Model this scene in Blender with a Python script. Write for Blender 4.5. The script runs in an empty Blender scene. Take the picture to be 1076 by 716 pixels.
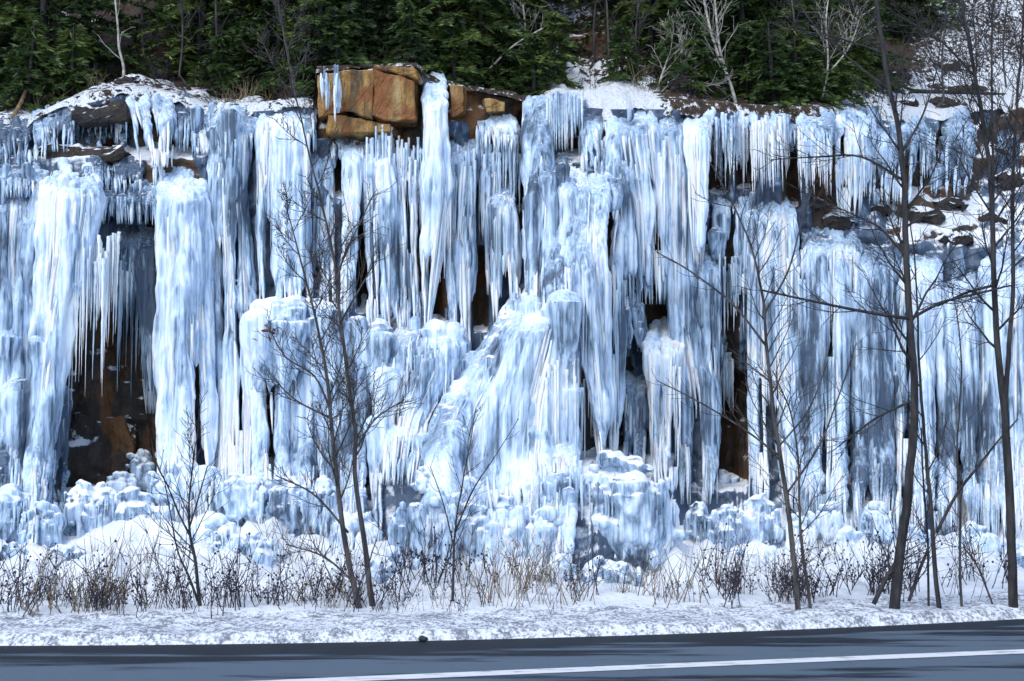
import bpy, math, random
import numpy as np
from mathutils import Vector

# ------------------------------------------------------------------ camera, sky, sun, exposure
S = bpy.context.scene
COL = S.collection
F, PITCH, CH = 1478.0, math.atan((477 - 358) / 1478.0), 1.7
cam = bpy.data.cameras.new("camera"); camo = bpy.data.objects.new("camera", cam); COL.objects.link(camo)
camo.location = (0, 0, CH); camo.rotation_euler = (math.pi / 2 + PITCH, 0, 0)
cam.sensor_width = 36; cam.lens = 36 * F / 1076; cam.clip_end = 2000; cam.clip_start = 0.1
S.camera = camo
SUN_EL, SUN_AZ = math.radians(48), math.radians(210)
w = bpy.data.worlds.new("World"); S.world = w; w.use_nodes = True
nt = w.node_tree; bg = nt.nodes["Background"]
sky = nt.nodes.new("ShaderNodeTexSky"); sky.sky_type = 'NISHITA'; sky.sun_disc = False
sky.sun_elevation = SUN_EL; sky.sun_rotation = SUN_AZ; sky.altitude = 300
nt.links.new(sky.outputs[0], bg.inputs[0]); bg.inputs[1].default_value = 0.15
sl = bpy.data.lights.new("sun", 'SUN'); sl.energy = 1.2; sl.angle = math.radians(40); sl.color = (1, 0.97, 0.93)
so = bpy.data.objects.new("sun", sl); COL.objects.link(so)
sd = Vector((math.sin(SUN_AZ) * math.cos(SUN_EL), math.cos(SUN_AZ) * math.cos(SUN_EL), math.sin(SUN_EL)))
so.rotation_euler = (-sd).to_track_quat('-Z', 'Y').to_euler()
S.view_settings.view_transform = 'Standard'; S.view_settings.look = 'None'
S.view_settings.exposure = 0.8; S.view_settings.gamma = 1

# ------------------------------------------------------------------ numeric helpers
rng = np.random.default_rng(7)
def A(*a): return np.array(a, dtype=np.float64)
def W(px, py, Y):
    """photo direction (px, py) at distance Y along the view -> world point"""
    px, py, Y = np.broadcast_arrays(np.asarray(px, float), np.asarray(py, float), np.asarray(Y, float))
    u = (px - 538) / F; v = (358 - py) / F
    t = Y / (math.cos(PITCH) - v * math.sin(PITCH))
    return np.stack([u * t, Y, CH + (math.sin(PITCH) + v * math.cos(PITCH)) * t], -1)
def proj(P):
    P = np.asarray(P, float); x, y, z = P[..., 0], P[..., 1], P[..., 2] - CH
    d = y * math.cos(PITCH) + z * math.sin(PITCH); v = -y * math.sin(PITCH) + z * math.cos(PITCH)
    return 538 + F * x / d, 358 - F * v / d
def _h(ix, iy, iz):
    M = 0xFFFFFFFF
    n = (ix.astype(np.int64) * 374761393 + iy.astype(np.int64) * 668265263 + iz.astype(np.int64) * 2147483647) & M
    n = ((n ^ (n >> 13)) * 1274126177) & M
    n = ((n ^ (n >> 15)) * 2246822519) & M
    return ((n ^ (n >> 16)) & 0xFFFFFF) / float(0xFFFFFF) * 2 - 1
def vnoise(p):
    i = np.floor(p); f = p - i; f = f * f * (3 - 2 * f)
    ix, iy, iz = i[:, 0], i[:, 1], i[:, 2]; x, y, z = f[:, 0], f[:, 1], f[:, 2]
    def L(a, b, t): return a + (b - a) * t
    c = {(a, b, d): _h(ix + a, iy + b, iz + d) for a in (0, 1) for b in (0, 1) for d in (0, 1)}
    return L(L(L(c[0,0,0], c[1,0,0], x), L(c[0,1,0], c[1,1,0], x), y), L(L(c[0,0,1], c[1,0,1], x), L(c[0,1,1], c[1,1,1], x), y), z)
def fbm(P, sc, o=3, seed=0.0):
    p = np.asarray(P, float).reshape(-1, 3) * np.asarray(sc, float) + seed
    s, a = 0, 1.0
    for k in range(o):
        s = s + a * vnoise(p + 17.3 * k); p = p * 2.03; a *= .5
    return s
def sm(x, a, b):
    t = np.clip((np.asarray(x, float) - a) / (b - a), 0, 1); return t * t * (3 - 2 * t)
def box(px, py, x0, x1, y0, y1, s=8):
    return sm(px, x0 - s, x0 + s) * (1 - sm(px, x1 - s, x1 + s)) * sm(py, y0 - s, y0 + s) * (1 - sm(py, y1 - s, y1 + s))

class MB:
    def __init__(s): s.v = []; s.q = []; s.t = []; s.n = 0
    def add(s, V, q=None, t=None):
        V = np.asarray(V, float).reshape(-1, 3)
        if q is not None and len(q): s.q.append(np.asarray(q, np.int64) + s.n)
        if t is not None and len(t): s.t.append(np.asarray(t, np.int64) + s.n)
        s.v.append(V); s.n += len(V)
    def tube(s, P, R, k=8, sy=1.0):
        """closed tube round path P with radii R (rings are horizontal: for hanging or standing shapes)"""
        P = np.asarray(P, float); R = np.asarray(R, float); n = len(P)
        a = np.arange(k) / k * 2 * np.pi
        c = np.stack([np.cos(a), np.sin(a) * sy, 0 * a], -1)
        V = P[:, None, :] + R[:, None, None] * c[None]
        s._rings(V, P, n, k)
    def limb(s, P, R, k=6):
        """closed tube with rings square to the path: branches"""
        P = np.asarray(P, float); R = np.asarray(R, float); n = len(P)
        T = np.gradient(P, axis=0); T /= np.linalg.norm(T, axis=1)[:, None] + 1e-9
        ref = A(0, 1, 0) if abs(T[:, 1]).max() < .85 else (A(1, 0, 0) if abs(T[:, 0]).max() < .85 else A(0.3, .5, .8))
        X = np.cross(T, ref); X /= np.linalg.norm(X, axis=1)[:, None] + 1e-9; Y = np.cross(T, X)
        a = np.arange(k) / k * 2 * np.pi
        V = P[:, None] + R[:, None, None] * (np.cos(a)[None, :, None] * X[:, None] + np.sin(a)[None, :, None] * Y[:, None])
        s._rings(V, P, n, k)
    def _rings(s, V, P, n, k):
        i = np.arange(n - 1)[:, None] * k; j = np.arange(k)[None]; j2 = (j + 1) % k
        q = np.stack([i + j, i + j2, i + k + j2, i + k + j], -1).reshape(-1, 4)
        jj = np.arange(k); b = n * k
        t0 = np.stack([np.full(k, b), (jj + 1) % k, jj], -1)
        t1 = np.stack([np.full(k, b + 1), (n - 1) * k + jj, (n - 1) * k + (jj + 1) % k], -1)
        s.add(np.concatenate([V.reshape(-1, 3), P[:1], P[-1:]]), q, np.concatenate([t0, t1]))
    def ball(s, c, r, k=14, m=8):
        r = np.broadcast_to(np.asarray(r, float), (3,)); th = np.linspace(0.02, np.pi - .02, m)
        a = np.arange(k) / k * 2 * np.pi
        V = np.stack([np.sin(th)[:, None] * np.cos(a), np.sin(th)[:, None] * np.sin(a), np.cos(th)[:, None] + 0 * a], -1) * r + c
        s._rings(V, np.stack([V[0].mean(0), V[-1].mean(0)]).repeat(1, 0), m, k) if False else s._rings(V, np.array([V[0].mean(0)] + [V[-1].mean(0)]), m, k)
    def mesh(s, name, smooth=True):
        me = bpy.data.meshes.new(name)
        V = np.concatenate(s.v); nq = sum(len(x) for x in s.q); ntr = sum(len(x) for x in s.t)
        idx = np.concatenate([x.reshape(-1) for x in s.q] + [x.reshape(-1) for x in s.t])
        me.vertices.add(len(V)); me.vertices.foreach_set("co", V.astype(np.float32).ravel())
        me.loops.add(len(idx)); me.loops.foreach_set("vertex_index", idx.astype(np.int32))
        me.polygons.add(nq + ntr)
        st = np.concatenate([np.arange(nq) * 4, nq * 4 + np.arange(ntr) * 3])
        me.polygons.foreach_set("loop_start", st.astype(np.int32))
        me.update(calc_edges=True); me.validate()
        if smooth: me.polygons.foreach_set("use_smooth", np.ones(len(me.polygons), bool))
        me.update(); return me
def grid_quads(nr, nc):
    i = np.arange(nr - 1)[:, None] * nc; j = np.arange(nc - 1)[None]
    return np.stack([i + j, i + j + 1, i + nc + j + 1, i + nc + j], -1).reshape(-1, 4)

def tag(o, label=None, cat=None, group=None, kind=None):
    for k, v in (("label", label), ("category", cat), ("group", group), ("kind", kind)):
        if v: o[k] = v
    return o
def obj(name, me, mat=None, parent=None):
    o = bpy.data.objects.new(name, me); COL.objects.link(o)
    if mat is not None and not me.materials: me.materials.append(mat)
    if parent: o.parent = parent
    return o
def empty(name, loc=(0, 0, 0)):
    o = bpy.data.objects.new(name, None); COL.objects.link(o); o.location = loc; o.empty_display_size = .2
    return o
def fuse(mb, voxel, disp=1.0, seed=0.0, smooth=1, lump=1.0, streak=1.0):
    """merge overlapping shapes into one continuous skin and roughen it like frozen drips"""
    me = mb.mesh("tmp"); o = bpy.data.objects.new("tmp", me); COL.objects.link(o)
    m = o.modifiers.new("r", 'REMESH'); m.mode = 'VOXEL'; m.voxel_size = voxel; m.use_smooth_shade = True
    if smooth:
        k = o.modifiers.new("s", 'SMOOTH'); k.factor = .5; k.iterations = smooth
    dg = bpy.context.evaluated_depsgraph_get(); dg.update()
    r = bpy.data.meshes.new_from_object(o.evaluated_get(dg))
    bpy.data.objects.remove(o); bpy.data.meshes.remove(me)
    n = len(r.vertices); V = np.empty(n * 3, np.float32); N = np.empty(n * 3, np.float32)
    r.vertices.foreach_get("co", V); r.vertices.foreach_get("normal", N)
    V = V.reshape(-1, 3).astype(float); N = N.reshape(-1, 3)
    wx = V + np.stack([.03 * vnoise(V * A(2, 2, .5) + seed), .03 * vnoise(V * A(2, 2, .5) + seed + 40), 0 * V[:, 0]], -1)
    flute = np.abs(vnoise(wx * A(16, 16, .22) + seed)) + .4 * np.abs(vnoise(wx * A(31, 31, .4) + seed + 5))
    d = lump ** 4 * .012 * fbm(V, (7, 7, 6), 2, seed + 21) + streak * (.038 * (flute - .3) + .015 * fbm(V, (5, 5, .5), 2, seed)) + lump * .03 * fbm(V, (3, 3, 2.2), 2, seed + 9) + 0.004 * fbm(V, (24, 24, 5), 2, seed + 3)
    V += N * (d * disp)[:, None]
    r.vertices.foreach_set("co", V.astype(np.float32).ravel()); r.update()
    r.polygons.foreach_set("use_smooth", np.ones(len(r.polygons), bool)); r.materials.clear()
    return r

# ------------------------------------------------------------------ materials
class NT:
    def __init__(s, name):
        s.m = bpy.data.materials.new(name); s.m.use_nodes = True; s.t = s.m.node_tree
        s.b = s.t.nodes["Principled BSDF"]
    def n(s, typ, **kw):
        x = s.t.nodes.new(typ)
        for k, v in kw.items(): setattr(x, k, v)
        return x
    def l(s, a, b): s.t.links.new(a, b)
    def pos(s, sc):
        g = s.n("ShaderNodeNewGeometry"); mp = s.n("ShaderNodeMapping"); mp.inputs[3].default_value = sc
        s.l(g.outputs["Position"], mp.inputs[0]); return mp.outputs[0]
    def loc(s, sc):
        g = s.n("ShaderNodeTexCoord"); mp = s.n("ShaderNodeMapping"); mp.inputs[3].default_value = sc
        s.l(g.outputs["Object"], mp.inputs[0]); return mp.outputs[0]
    def noise(s, vec, scale, detail=3, rough=.55):
        x = s.n("ShaderNodeTexNoise"); x.inputs["Scale"].default_value = scale; x.inputs["Detail"].default_value = detail
        x.inputs["Roughness"].default_value = rough; s.l(vec, x.inputs["Vector"]); return x.outputs[0]
    def ramp(s, fac, stops):
        r = s.n("ShaderNodeValToRGB"); e = r.color_ramp.elements
        while len(e) < len(stops): e.new(.5)
        for el, (p, c) in zip(e, stops): el.position = p; el.color = (*c, 1) if len(c) == 3 else c
        s.l(fac, r.inputs[0]); return r.outputs[0]
    def math(s, op, a, b=0.0, c=None):
        x = s.n("ShaderNodeMath", operation=op)
        for i, v in enumerate((a, b, c)):
            if v is None: continue
            if isinstance(v, (int, float)): x.inputs[i].default_value = v
            else: s.l(v, x.inputs[i])
        return x.outputs[0]
    def step(s, v, a, b):
        x = s.n("ShaderNodeMapRange"); x.interpolation_type = 'SMOOTHSTEP'
        s.l(v, x.inputs[0]); x.inputs[1].default_value = a; x.inputs[2].default_value = b; return x.outputs[0]
    def mix(s, f, a, b):
        x = s.n("ShaderNodeMix", data_type='RGBA')
        for sock, v in ((x.inputs[0], f), (x.inputs[6], a), (x.inputs[7], b)):
            if isinstance(v, tuple): sock.default_value = (*v, 1)
            elif isinstance(v, (int, float)): sock.default_value = v
            else: s.l(v, sock)
        return x.outputs[2]
    def up(s):
        g = s.n("ShaderNodeNewGeometry"); x = s.n("ShaderNodeSeparateXYZ"); s.l(g.outputs["Normal"], x.inputs[0]); return x.outputs[2]
    def bump(s, h, dist, strength=1.0):
        b = s.n("ShaderNodeBump"); b.inputs["Strength"].default_value = strength; b.inputs["Distance"].default_value = dist
        s.l(h, b.inputs["Height"]); s.l(b.outputs[0], s.b.inputs["Normal"])
    def col(s, c):
        if isinstance(c, tuple): s.b.inputs["Base Color"].default_value = (*c, 1)
        else: s.l(c, s.b.inputs["Base Color"])
    def rough(s, v):
        if isinstance(v, (int, float)): s.b.inputs["Roughness"].default_value = v
        else: s.l(v, s.b.inputs["Roughness"])
SNOW = (.82, .86, .9)

def ice_material(name, snow_lo=.62, snow_hi=.9):
    """frozen seepage: milky air-filled streaks between clear blue ones; obj.color red sets how milky, green how much snow lies on it"""
    k = NT(name)
    oi = k.n("ShaderNodeObjectInfo"); sp = k.n("ShaderNodeSeparateColor"); k.l(oi.outputs["Color"], sp.inputs[0])
    st = k.noise(k.pos((12, 12, .2)), 1.0, 4, .6)
    fine = k.noise(k.pos((38, 38, 1.3)), 1.0, 3, .6)
    pt = k.noise(k.pos((1.6, 1.6, .9)), 1.0, 3, .5)
    upz = k.up(); side = k.math('SUBTRACT', 1.0, k.step(upz, .15, .65))
    st_ = k.math('MULTIPLY', k.math('SUBTRACT', st, .5), side)
    at = k.n("ShaderNodeAttribute", attribute_name="milk")
    m = k.math('ADD', k.math('MULTIPLY', st_, 1.9), k.math('MULTIPLY', fine, .7))
    m = k.math('ADD', m, at.outputs["Fac"])
    m = k.math('ADD', m, k.math('MULTIPLY', pt, 1.9))
    m = k.math('ADD', m, .75 - 1.65 - .275 - .32)
    m = k.math('ADD', m, sp.outputs[0])          # milkiness
    c = k.ramp(m, [(0.0, (.075, .11, .165)), (.25, (.26, .36, .48)), (.52, (.53, .67, .85)), (.85, (.83, .9, .98))])
    up = k.math('ADD', k.up(), k.math('MULTIPLY', k.math('SUBTRACT', k.noise(k.pos((6, 6, 6)), 1.0, 4), .5), .8))
    up = k.math('ADD', up, k.math('MULTIPLY', k.math('SUBTRACT', sp.outputs[1], .5), .6))
    sn = k.step(up, snow_lo, snow_hi)
    k.col(k.mix(sn, c, SNOW))
    k.rough(k.math('ADD', k.math('MULTIPLY', sn, .45), .3))
    k.b.inputs["IOR"].default_value = 1.31
    k.b.inputs['Subsurface Weight'].default_value = .5; k.b.inputs['Subsurface Radius'].default_value = (.35, .6, .9); k.b.inputs['Subsurface Scale'].default_value = .07
    h = k.math('ADD', k.math('MULTIPLY', fine, .7), k.math('MULTIPLY', k.noise(k.pos((30, 30, 8)), 1.0, 3), .3))
    k.bump(h, .025, .8)
    return k.m
ICE = ice_material("ice")

def rock_material(name, rust=.45, snow=True, dark=.8):
    k = NT(name)
    a = k.noise(k.pos((1.3, 1.3, .8)), 1.0, 5, .62)
    c = k.ramp(a, [(.3, (.012, .012, .014)), (.48, (.045, .035, .03)), (.6, (.10, .065, .04)), (.72, (.06, .065, .045))])
    r = k.noise(k.pos((2.2, 2.2, .7)), 1.0, 4, .6)
    c = k.mix(k.step(r, .62 - rust * .2, .78 - rust * .2), c, (.17, .075, .022))
    c = k.mix(1.0 - dark, c, (.006, .006, .008))
    up = k.up()
    n = k.noise(k.pos((5, 5, 5)), 1.0, 4)
    if snow:
        sn = k.step(k.math('ADD', up, k.math('MULTIPLY', k.math('SUBTRACT', n, .5), 1.1)), .5, .68)
        c = k.mix(sn, c, SNOW)
    k.col(c); k.rough(.75)
    h = k.math('ADD', k.noise(k.pos((7, 7, 5)), 1.0, 5, .65), k.math('MULTIPLY', n, .5))
    k.bump(h, .12, .9)
    return k.m
ROCK = rock_material("wet_rock", .7, dark=.8)

def stained_material(name="iron_stained_rock", rs=.52):
    k = NT(name)
    a = k.noise(k.pos((5.5, 5.5, .9)), 1.0, 4, .6)
    c = k.ramp(a, [(.3, (.03, .018, .01)), (.41, (.12, .07, .022)), (.5, (.3, .155, .03)), (.6, (.36, .26, .11)), (.72, (.13, .1, .06))])
    b = k.noise(k.pos((2.4, 2.4, 1.6)), 1.0, 3)
    c = k.mix(k.step(b, rs, rs + .14), c, (.2, .07, .012))
    d = k.noise(k.pos((14, 14, 1.1)), 1.0, 3)
    c = k.mix(k.step(d, .6, .72), c, (.02, .016, .014))
    sn = k.step(k.math('ADD', k.up(), k.math('MULTIPLY', k.math('SUBTRACT', k.noise(k.pos((6, 6, 6)), 1.0, 3), .5), 1.2)), .75, .95)
    k.col(k.mix(sn, c, SNOW)); k.rough(.6)
    vc = k.n('ShaderNodeTexVoronoi', feature='DISTANCE_TO_EDGE'); k.l(k.pos((2.6, 2.6, 1.5)), vc.inputs['Vector']); vc.inputs['Scale'].default_value = 1
    k.bump(k.math('ADD', k.noise(k.pos((9, 9, 6)), 1.0, 5, .65), k.math('MULTIPLY', k.step(vc.outputs[0], 0, .035), .12)), .07, 1)
    return k.m
STAINED = stained_material(); RUSTY = stained_material('rust_streaked_rock', .4)

def ground_material():
    k = NT("snow_and_grit")
    at = k.n("ShaderNodeAttribute", attribute_name="grit")
    n1 = k.noise(k.pos((6, 6, 6)), 1.0, 5, .75); n2 = k.noise(k.pos((28, 17, 28)), 1.0, 4, .75)
    t = k.math('ADD', k.math('MULTIPLY', n1, .9), k.math('MULTIPLY', n2, 1.1))
    t = k.math('ADD', t, k.math('MULTIPLY', at.outputs["Fac"], .34))
    c = k.ramp(t, [(.0, SNOW), (1.0, SNOW)])
    c = k.mix(k.step(t, 1.22, 1.5), SNOW, (.2, .21, .25))
    k.col(c); k.rough(.8)
    h = k.math('ADD', n1, k.math('MULTIPLY', n2, .4)); k.bump(h, .06, .8)
    return k.m
GROUND = ground_material()

def hill_material():
    k = NT("leaf_litter_and_snow")
    at = k.n("ShaderNodeAttribute", attribute_name="snow")
    n1 = k.noise(k.pos((2.2, 2.2, 2.2)), 1.0, 5, .7); n2 = k.noise(k.pos((11, 11, 11)), 1.0, 4, .7)
    t = k.math('ADD', k.math('MULTIPLY', k.math('SUBTRACT', n1, .5), 1.3), k.math('MULTIPLY', k.math('SUBTRACT', n2, .5), 2.2))
    t = k.math('ADD', t, at.outputs["Fac"])
    lit = k.ramp(n2, [(.35, (.014, .01, .007)), (.5, (.06, .036, .02)), (.65, (.12, .065, .03))])
    k.col(k.mix(k.step(t, .36, .5), lit, SNOW)); k.rough(.85)
    k.bump(k.math('ADD', n1, n2), .15, .9)
    return k.m
HILL = hill_material()

def road_material():
    k = NT("asphalt")
    n = k.noise(k.pos((.45, 3.2, 1)), 1.0, 4, .6); g = k.noise(k.pos((60, 60, 60)), 1.0, 3, .7)
    at = k.n("ShaderNodeAttribute", attribute_name="blackish")
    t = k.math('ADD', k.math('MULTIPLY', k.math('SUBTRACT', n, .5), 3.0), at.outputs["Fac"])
    blackish = k.math('MULTIPLY', k.step(t, .3, .75), .92)  # near-black streaks and bands mixed into the asphalt colour
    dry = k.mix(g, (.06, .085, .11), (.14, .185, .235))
    k.col(k.mix(blackish, dry, (.004, .006, .011)))
    k.rough(k.math('SUBTRACT', .8, k.math('MULTIPLY', blackish, .1)))
    k.b.inputs["Specular IOR Level"].default_value = .25
    k.bump(g, .01, .7)
    return k.m
ROAD = road_material()
def paint_material():
    k = NT("worn_white_paint")
    n = k.noise(k.pos((3, 9, 3)), 1.0, 5, .7)
    k.col(k.mix(k.step(n, .5, .72), (.72, .73, .72), (.2, .22, .25))); k.rough(.7); return k.m
PAINT = paint_material()
def bark_material(name, c0, c1, sc=(14, 14, 3)):
    k = NT(name); n = k.noise(k.pos(sc), 1.0, 4, .65)
    k.col(k.mix(k.step(n, .35, .65), c0, c1)); k.rough(.85); k.bump(n, .03, .8); return k.m
BARK = bark_material("grey_bark", (.02, .018, .02), (.085, .075, .072))
BARK2 = bark_material("dark_bark", (.01, .01, .013), (.045, .04, .042))
BIRCH = bark_material("pale_bark", (.2, .19, .17), (.5, .47, .43), (8, 8, 16))
WEED = bark_material("dead_stems", (.012, .009, .02), (.04, .03, .045))
STRAW = bark_material("straw_grass", (.13, .09, .055), (.32, .25, .16))
def needle_material():
    k = NT("conifer_needles")
    oi = k.n("ShaderNodeObjectInfo")
    n = k.noise(k.pos((1.7, 1.7, 1.7)), 1.0, 4, .6)
    t = k.math('ADD', n, k.math('MULTIPLY', k.math('SUBTRACT', oi.outputs["Random"], .5), .2))
    k.col(k.ramp(t, [(.3, (.012, .028, .008)), (.48, (.05, .10, .02)), (.64, (.13, .18, .035))])); k.rough(.6)
    return k.m
NEEDLES = needle_material()

# ------------------------------------------------------------------ terrain: road, ground, cliff, hillside
def gpt(px, py, z=0.0):
    u = (np.asarray(px, float) - 538) / F; v = (358 - np.asarray(py, float)) / F
    zr = math.sin(PITCH) + v * math.cos(PITCH); yr = math.cos(PITCH) - v * math.sin(PITCH)
    t = (z - CH) / zr
    return u * t, yr * t
ex, ey = gpt([0, 270, 540, 808, 1076], [678.5, 676, 671, 662.5, 650])
lx, ly = gpt([330, 404, 540, 808, 1076], [718.2, 714.8, 709.3, 697.8, 687])
def ext(x, X, Y):
    """piecewise smooth curve through X, Y carried on straight at both ends"""
    p = np.polyfit(X, Y, 2); x = np.asarray(x, float); xc = np.clip(x, X[0] - 3, X[-1] + 3)
    return np.polyval(p, xc) + (x - xc) * (2 * p[0] * xc + p[1])
def road_y(x): return ext(x, ex, ey)
def line_y(x): return ext(x, lx, ly)
def ground_z(X, Y):
    s = Y - road_y(X)
    P = np.stack([X, Y, 0 * X], -1)
    n = fbm(P, (.9, .9, 1), 3, 4).reshape(X.shape); n2 = fbm(P, (4, 4, 1), 3, 1).reshape(X.shape)
    z = -.06 + .15 * sm(s, -.12, .1) + .05 * sm(s, .1, 1.6)
    z = z + .19 * np.clip(s - 2.2, 0, 6) + sm(s, .0, .4) * (.03 * n2 + .045 * n * (1 - sm(s, 1.2, 2))) + sm(s, 1.4, 3) * (.14 * n + .05 * n2 + sm(s, 2.4, 3.4) * (.05 * n2 + .07 * fbm(P, (1.9, 1.9, 1), 3, 21).reshape(X.shape) + .02 * fbm(P, (9, 9, 1), 2, 5).reshape(X.shape)))
    return z
xs = np.concatenate([np.linspace(-260, -13, 24)[:-1], np.arange(-13, 13.01, .09), np.linspace(13, 260, 24)[1:]])
ss = np.concatenate([np.linspace(-120, -.4, 20)[:-1], np.arange(-.4, 8.5, .08), np.linspace(8.5, 220, 16)[1:]])
GX, SS = np.meshgrid(xs, ss); GY = road_y(GX) + SS; GZ = ground_z(GX, GY)
mb = MB(); mb.add(np.stack([GX, GY, GZ], -1), grid_quads(*GX.shape)); me = mb.mesh("ground")
gr = me.attributes.new("grit", 'FLOAT', 'POINT')
gr.data.foreach_set("value", (1 - sm(SS, 1.15, 1.6) * (.72 + .0 * SS)).ravel().astype(np.float32))
tag(obj("ground", me, GROUND), kind="structure", label="snow bank and gritty snow verge along the road")

xs = np.concatenate([np.linspace(-250, -20, 30)[:-1], np.linspace(-20, 20, 120), np.linspace(20, 250, 30)[1:]])
off = np.linspace(-9.6, 0, 100); RX, RO = np.meshgrid(xs, off); RY = road_y(RX) + RO
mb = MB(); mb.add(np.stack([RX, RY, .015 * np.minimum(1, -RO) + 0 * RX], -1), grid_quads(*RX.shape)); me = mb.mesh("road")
at = me.attributes.new("blackish", 'FLOAT', 'POINT')
fl = .55 * sm(-RO, 1.5, .8) + .6 * sm(-RO, .6, .25) + .26 + .3 * np.exp(-((RO + 2.9) / .35) ** 2)  # darkest along the far edge, with another dark band nearer in
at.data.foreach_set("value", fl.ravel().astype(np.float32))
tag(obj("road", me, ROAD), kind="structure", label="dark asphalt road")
xs = np.linspace(-30, 30, 200); LX, LO = np.meshgrid(xs, np.linspace(-.115, .115, 4)); LY = line_y(LX) + LO
mb = MB(); mb.add(np.stack([LX, LY, 0 * LX + .0195], -1), grid_quads(*LX.shape))
tag(obj("road_line", mb.mesh("road_line"), PAINT), kind="structure", label="white painted edge line")

# cliff: depth of the rock face for every direction, with recesses where the photograph shows bare dark rock
TOPX = [-400, 0, 30, 72, 100, 128, 190, 215, 330, 331, 440, 448, 475, 545, 560, 640, 700, 800, 870, 900, 1000, 1076, 1500]
TOPY = [128, 130, 132, 112, 106, 99, 108, 120, 112, 76, 72, 84, 92, 106, 108, 114, 114, 120, 122, 124, 122, 108, 100]
def top_y(px): return np.interp(px, TOPX, TOPY)
RECESS = [(68, 164, 330, 520, .42), (350, 360, 150, 205, .3), (377, 387, 235, 325, .45), (452, 464, 275, 335, .45), (498, 511, 265, 345, .45),
          (600, 616, 300, 345, .4), (606, 626, 345, 480, .4), (622, 655, 380, 478, .5), (745, 762, 130, 200, .35), (757, 773, 290, 505, .5), (757, 788, 395, 510, .55),
          (776, 792, 125, 195, .35), (826, 838, 128, 215, .45), (305, 318, 440, 500, .3), (592, 612, 110, 160, .3), (690, 700, 320, 470, .3),
          (545, 552, 490, 540, .3), (604, 610, 180, 310, .3), (108, 120, 150, 180, .3), (75, 130, 118, 150, .35), (930, 944, 265, 385, .15),
          (655, 662, 250, 345, .3), (216, 226, 200, 330, .2), (440, 446, 190, 320, .2), (680, 690, 150, 230, .2), (468, 474, 150, 320, .15), (545, 552, 120, 270, .3),
          (1003, 1018, 480, 590, .2)]
def cliff_Y(px, py, detail=True):
    px = np.asarray(px, float); py = np.asarray(py, float)
    Y = 20.0 + (px - 538) / 1076 * 1.6 + (600 - py) / 500 * .55
    Y = Y - .55 * box(px, py, 555, 655, 170, 1000, 14) - .35 * sm(py, 300, 330) * box(px, py, 250, 400, 0, 1200, 20)
    dg = (py - 300) - (560 - px) * 1.25                     # the slanting ice ramp
    Y = Y - .85 * sm(dg, -10, 40) * box(px, py, 400, 640, 0, 1200, 30)
    Y = Y - .5 * sm(py, 330, 360) * box(px, py, 395, 480, 0, 1200, 14)
    Y = Y - .3 * box(px, py, 560, 880, 90, 190, 10) - .35 * box(px, py, -200, 115, 168, 1000, 18)
    Y = Y - 1.3 * sm(py, 470, 590) * (1 - .5 * box(px, py, 60, 160, 0, 560, 12))
    Y = Y - .6 * sm(py, 470, 510) * box(px, py, 590, 715, 0, 1200, 16)
    rt = sm(px, 830, 1000)                                   # the right end steps back above a ledge
    Y = Y + rt * (1.1 * (1 - sm(py, 205, 265))) + sm(px, 985, 1060) * 1.0 * (1 - sm(py, 170, 300))
    Y = Y + sm(px, 900, 990) * 1.5 * (1 - sm(py, 95, 262))
    Y = Y + .5 * box(px, py, -100, 230, 90, 160, 8)
    wob = 7 * vnoise(np.stack([py.ravel() / 26, 0 * py.ravel(), 0 * py.ravel()], -1)).reshape(py.shape) + 4 * vnoise(np.stack([py.ravel() / 9, 0 * py.ravel() + 7, 0 * py.ravel()], -1)).reshape(py.shape)
    pw = px + wob * .8
    for x0, x1, y0, y1, d in RECESS: Y = Y + d * box(pw if x1 - x0 > 18 else px, py, x0, x1, y0, y1, 5 if x1 - x0 < 30 else 9)
    if detail:
        P = np.stack([px / 74, 0 * px, py / 74], -1).reshape(-1, 3)
        b = fbm(P, (1.2, 1, 2.2), 3, 5).reshape(px.shape); Y = Y + box(px, py, 880, 1200, 90, 270, 25) * .22 * fbm(P, (3, 1, 4.5), 3, 15).reshape(px.shape)
        Y = Y + .16 * b + .10 * np.round(2.2 * fbm(P, (1.5, 1, 1.1), 2, 31).reshape(px.shape)) / 1.4
    return Y
cx = np.concatenate([np.arange(-420, -20, 12), np.arange(-20, 1100, 3.5), np.arange(1100, 1520, 12)])
cv = np.linspace(0, 1, 170); CX, CV = np.meshgrid(cx, cv); CY = top_y(CX) * (1 - CV) + 660 * CV
YY = cliff_Y(CX, CY)
CP = W(CX, CY, YY); mb = MB(); mb.add(CP, grid_quads(*CX.shape)[:, ::-1])
tag(obj("cliff", mb.mesh("cliff"), ROCK), "dark wet rock face behind the ice with bare rusty recesses", "cliff", kind="structure")

# ice skin frozen flat onto the rock; it dips behind the rock surface wherever bare rock shows
gx = np.concatenate([np.arange(-300, -20, 8), np.arange(-20, 1100, 2.2), np.arange(1100, 1380, 8)])
gv = np.linspace(0, 1, 210); SX, SV = np.meshgrid(gx, gv); SY = (top_y(SX) + 1) * (1 - SV) + 640 * SV
base = cliff_Y(SX, SY)
PP = np.stack([SX / 74, 0 * SX, SY / 74], -1).reshape(-1, 3)
fl = np.abs(fbm(PP, (5.5, 1, .16), 3, 77)).reshape(SX.shape); lum = fbm(PP, (1.3, 1, .5), 3, 51).reshape(SX.shape)
mask = .62 + .8 * lum
mask = mask - 1.0 * box(SX, SY, 945, 1030, 60, 255, 20) - .6 * box(SX, SY, 1030, 1400, 60, 255, 20) - .5 * box(SX, SY, 860, 960, 195, 250, 12) + .5 * box(SX, SY, 955, 1100, 250, 700, 15) + .55 * sm(SY, 260, 300) * box(SX, SY, 400, 660, 0, 900)
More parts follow.
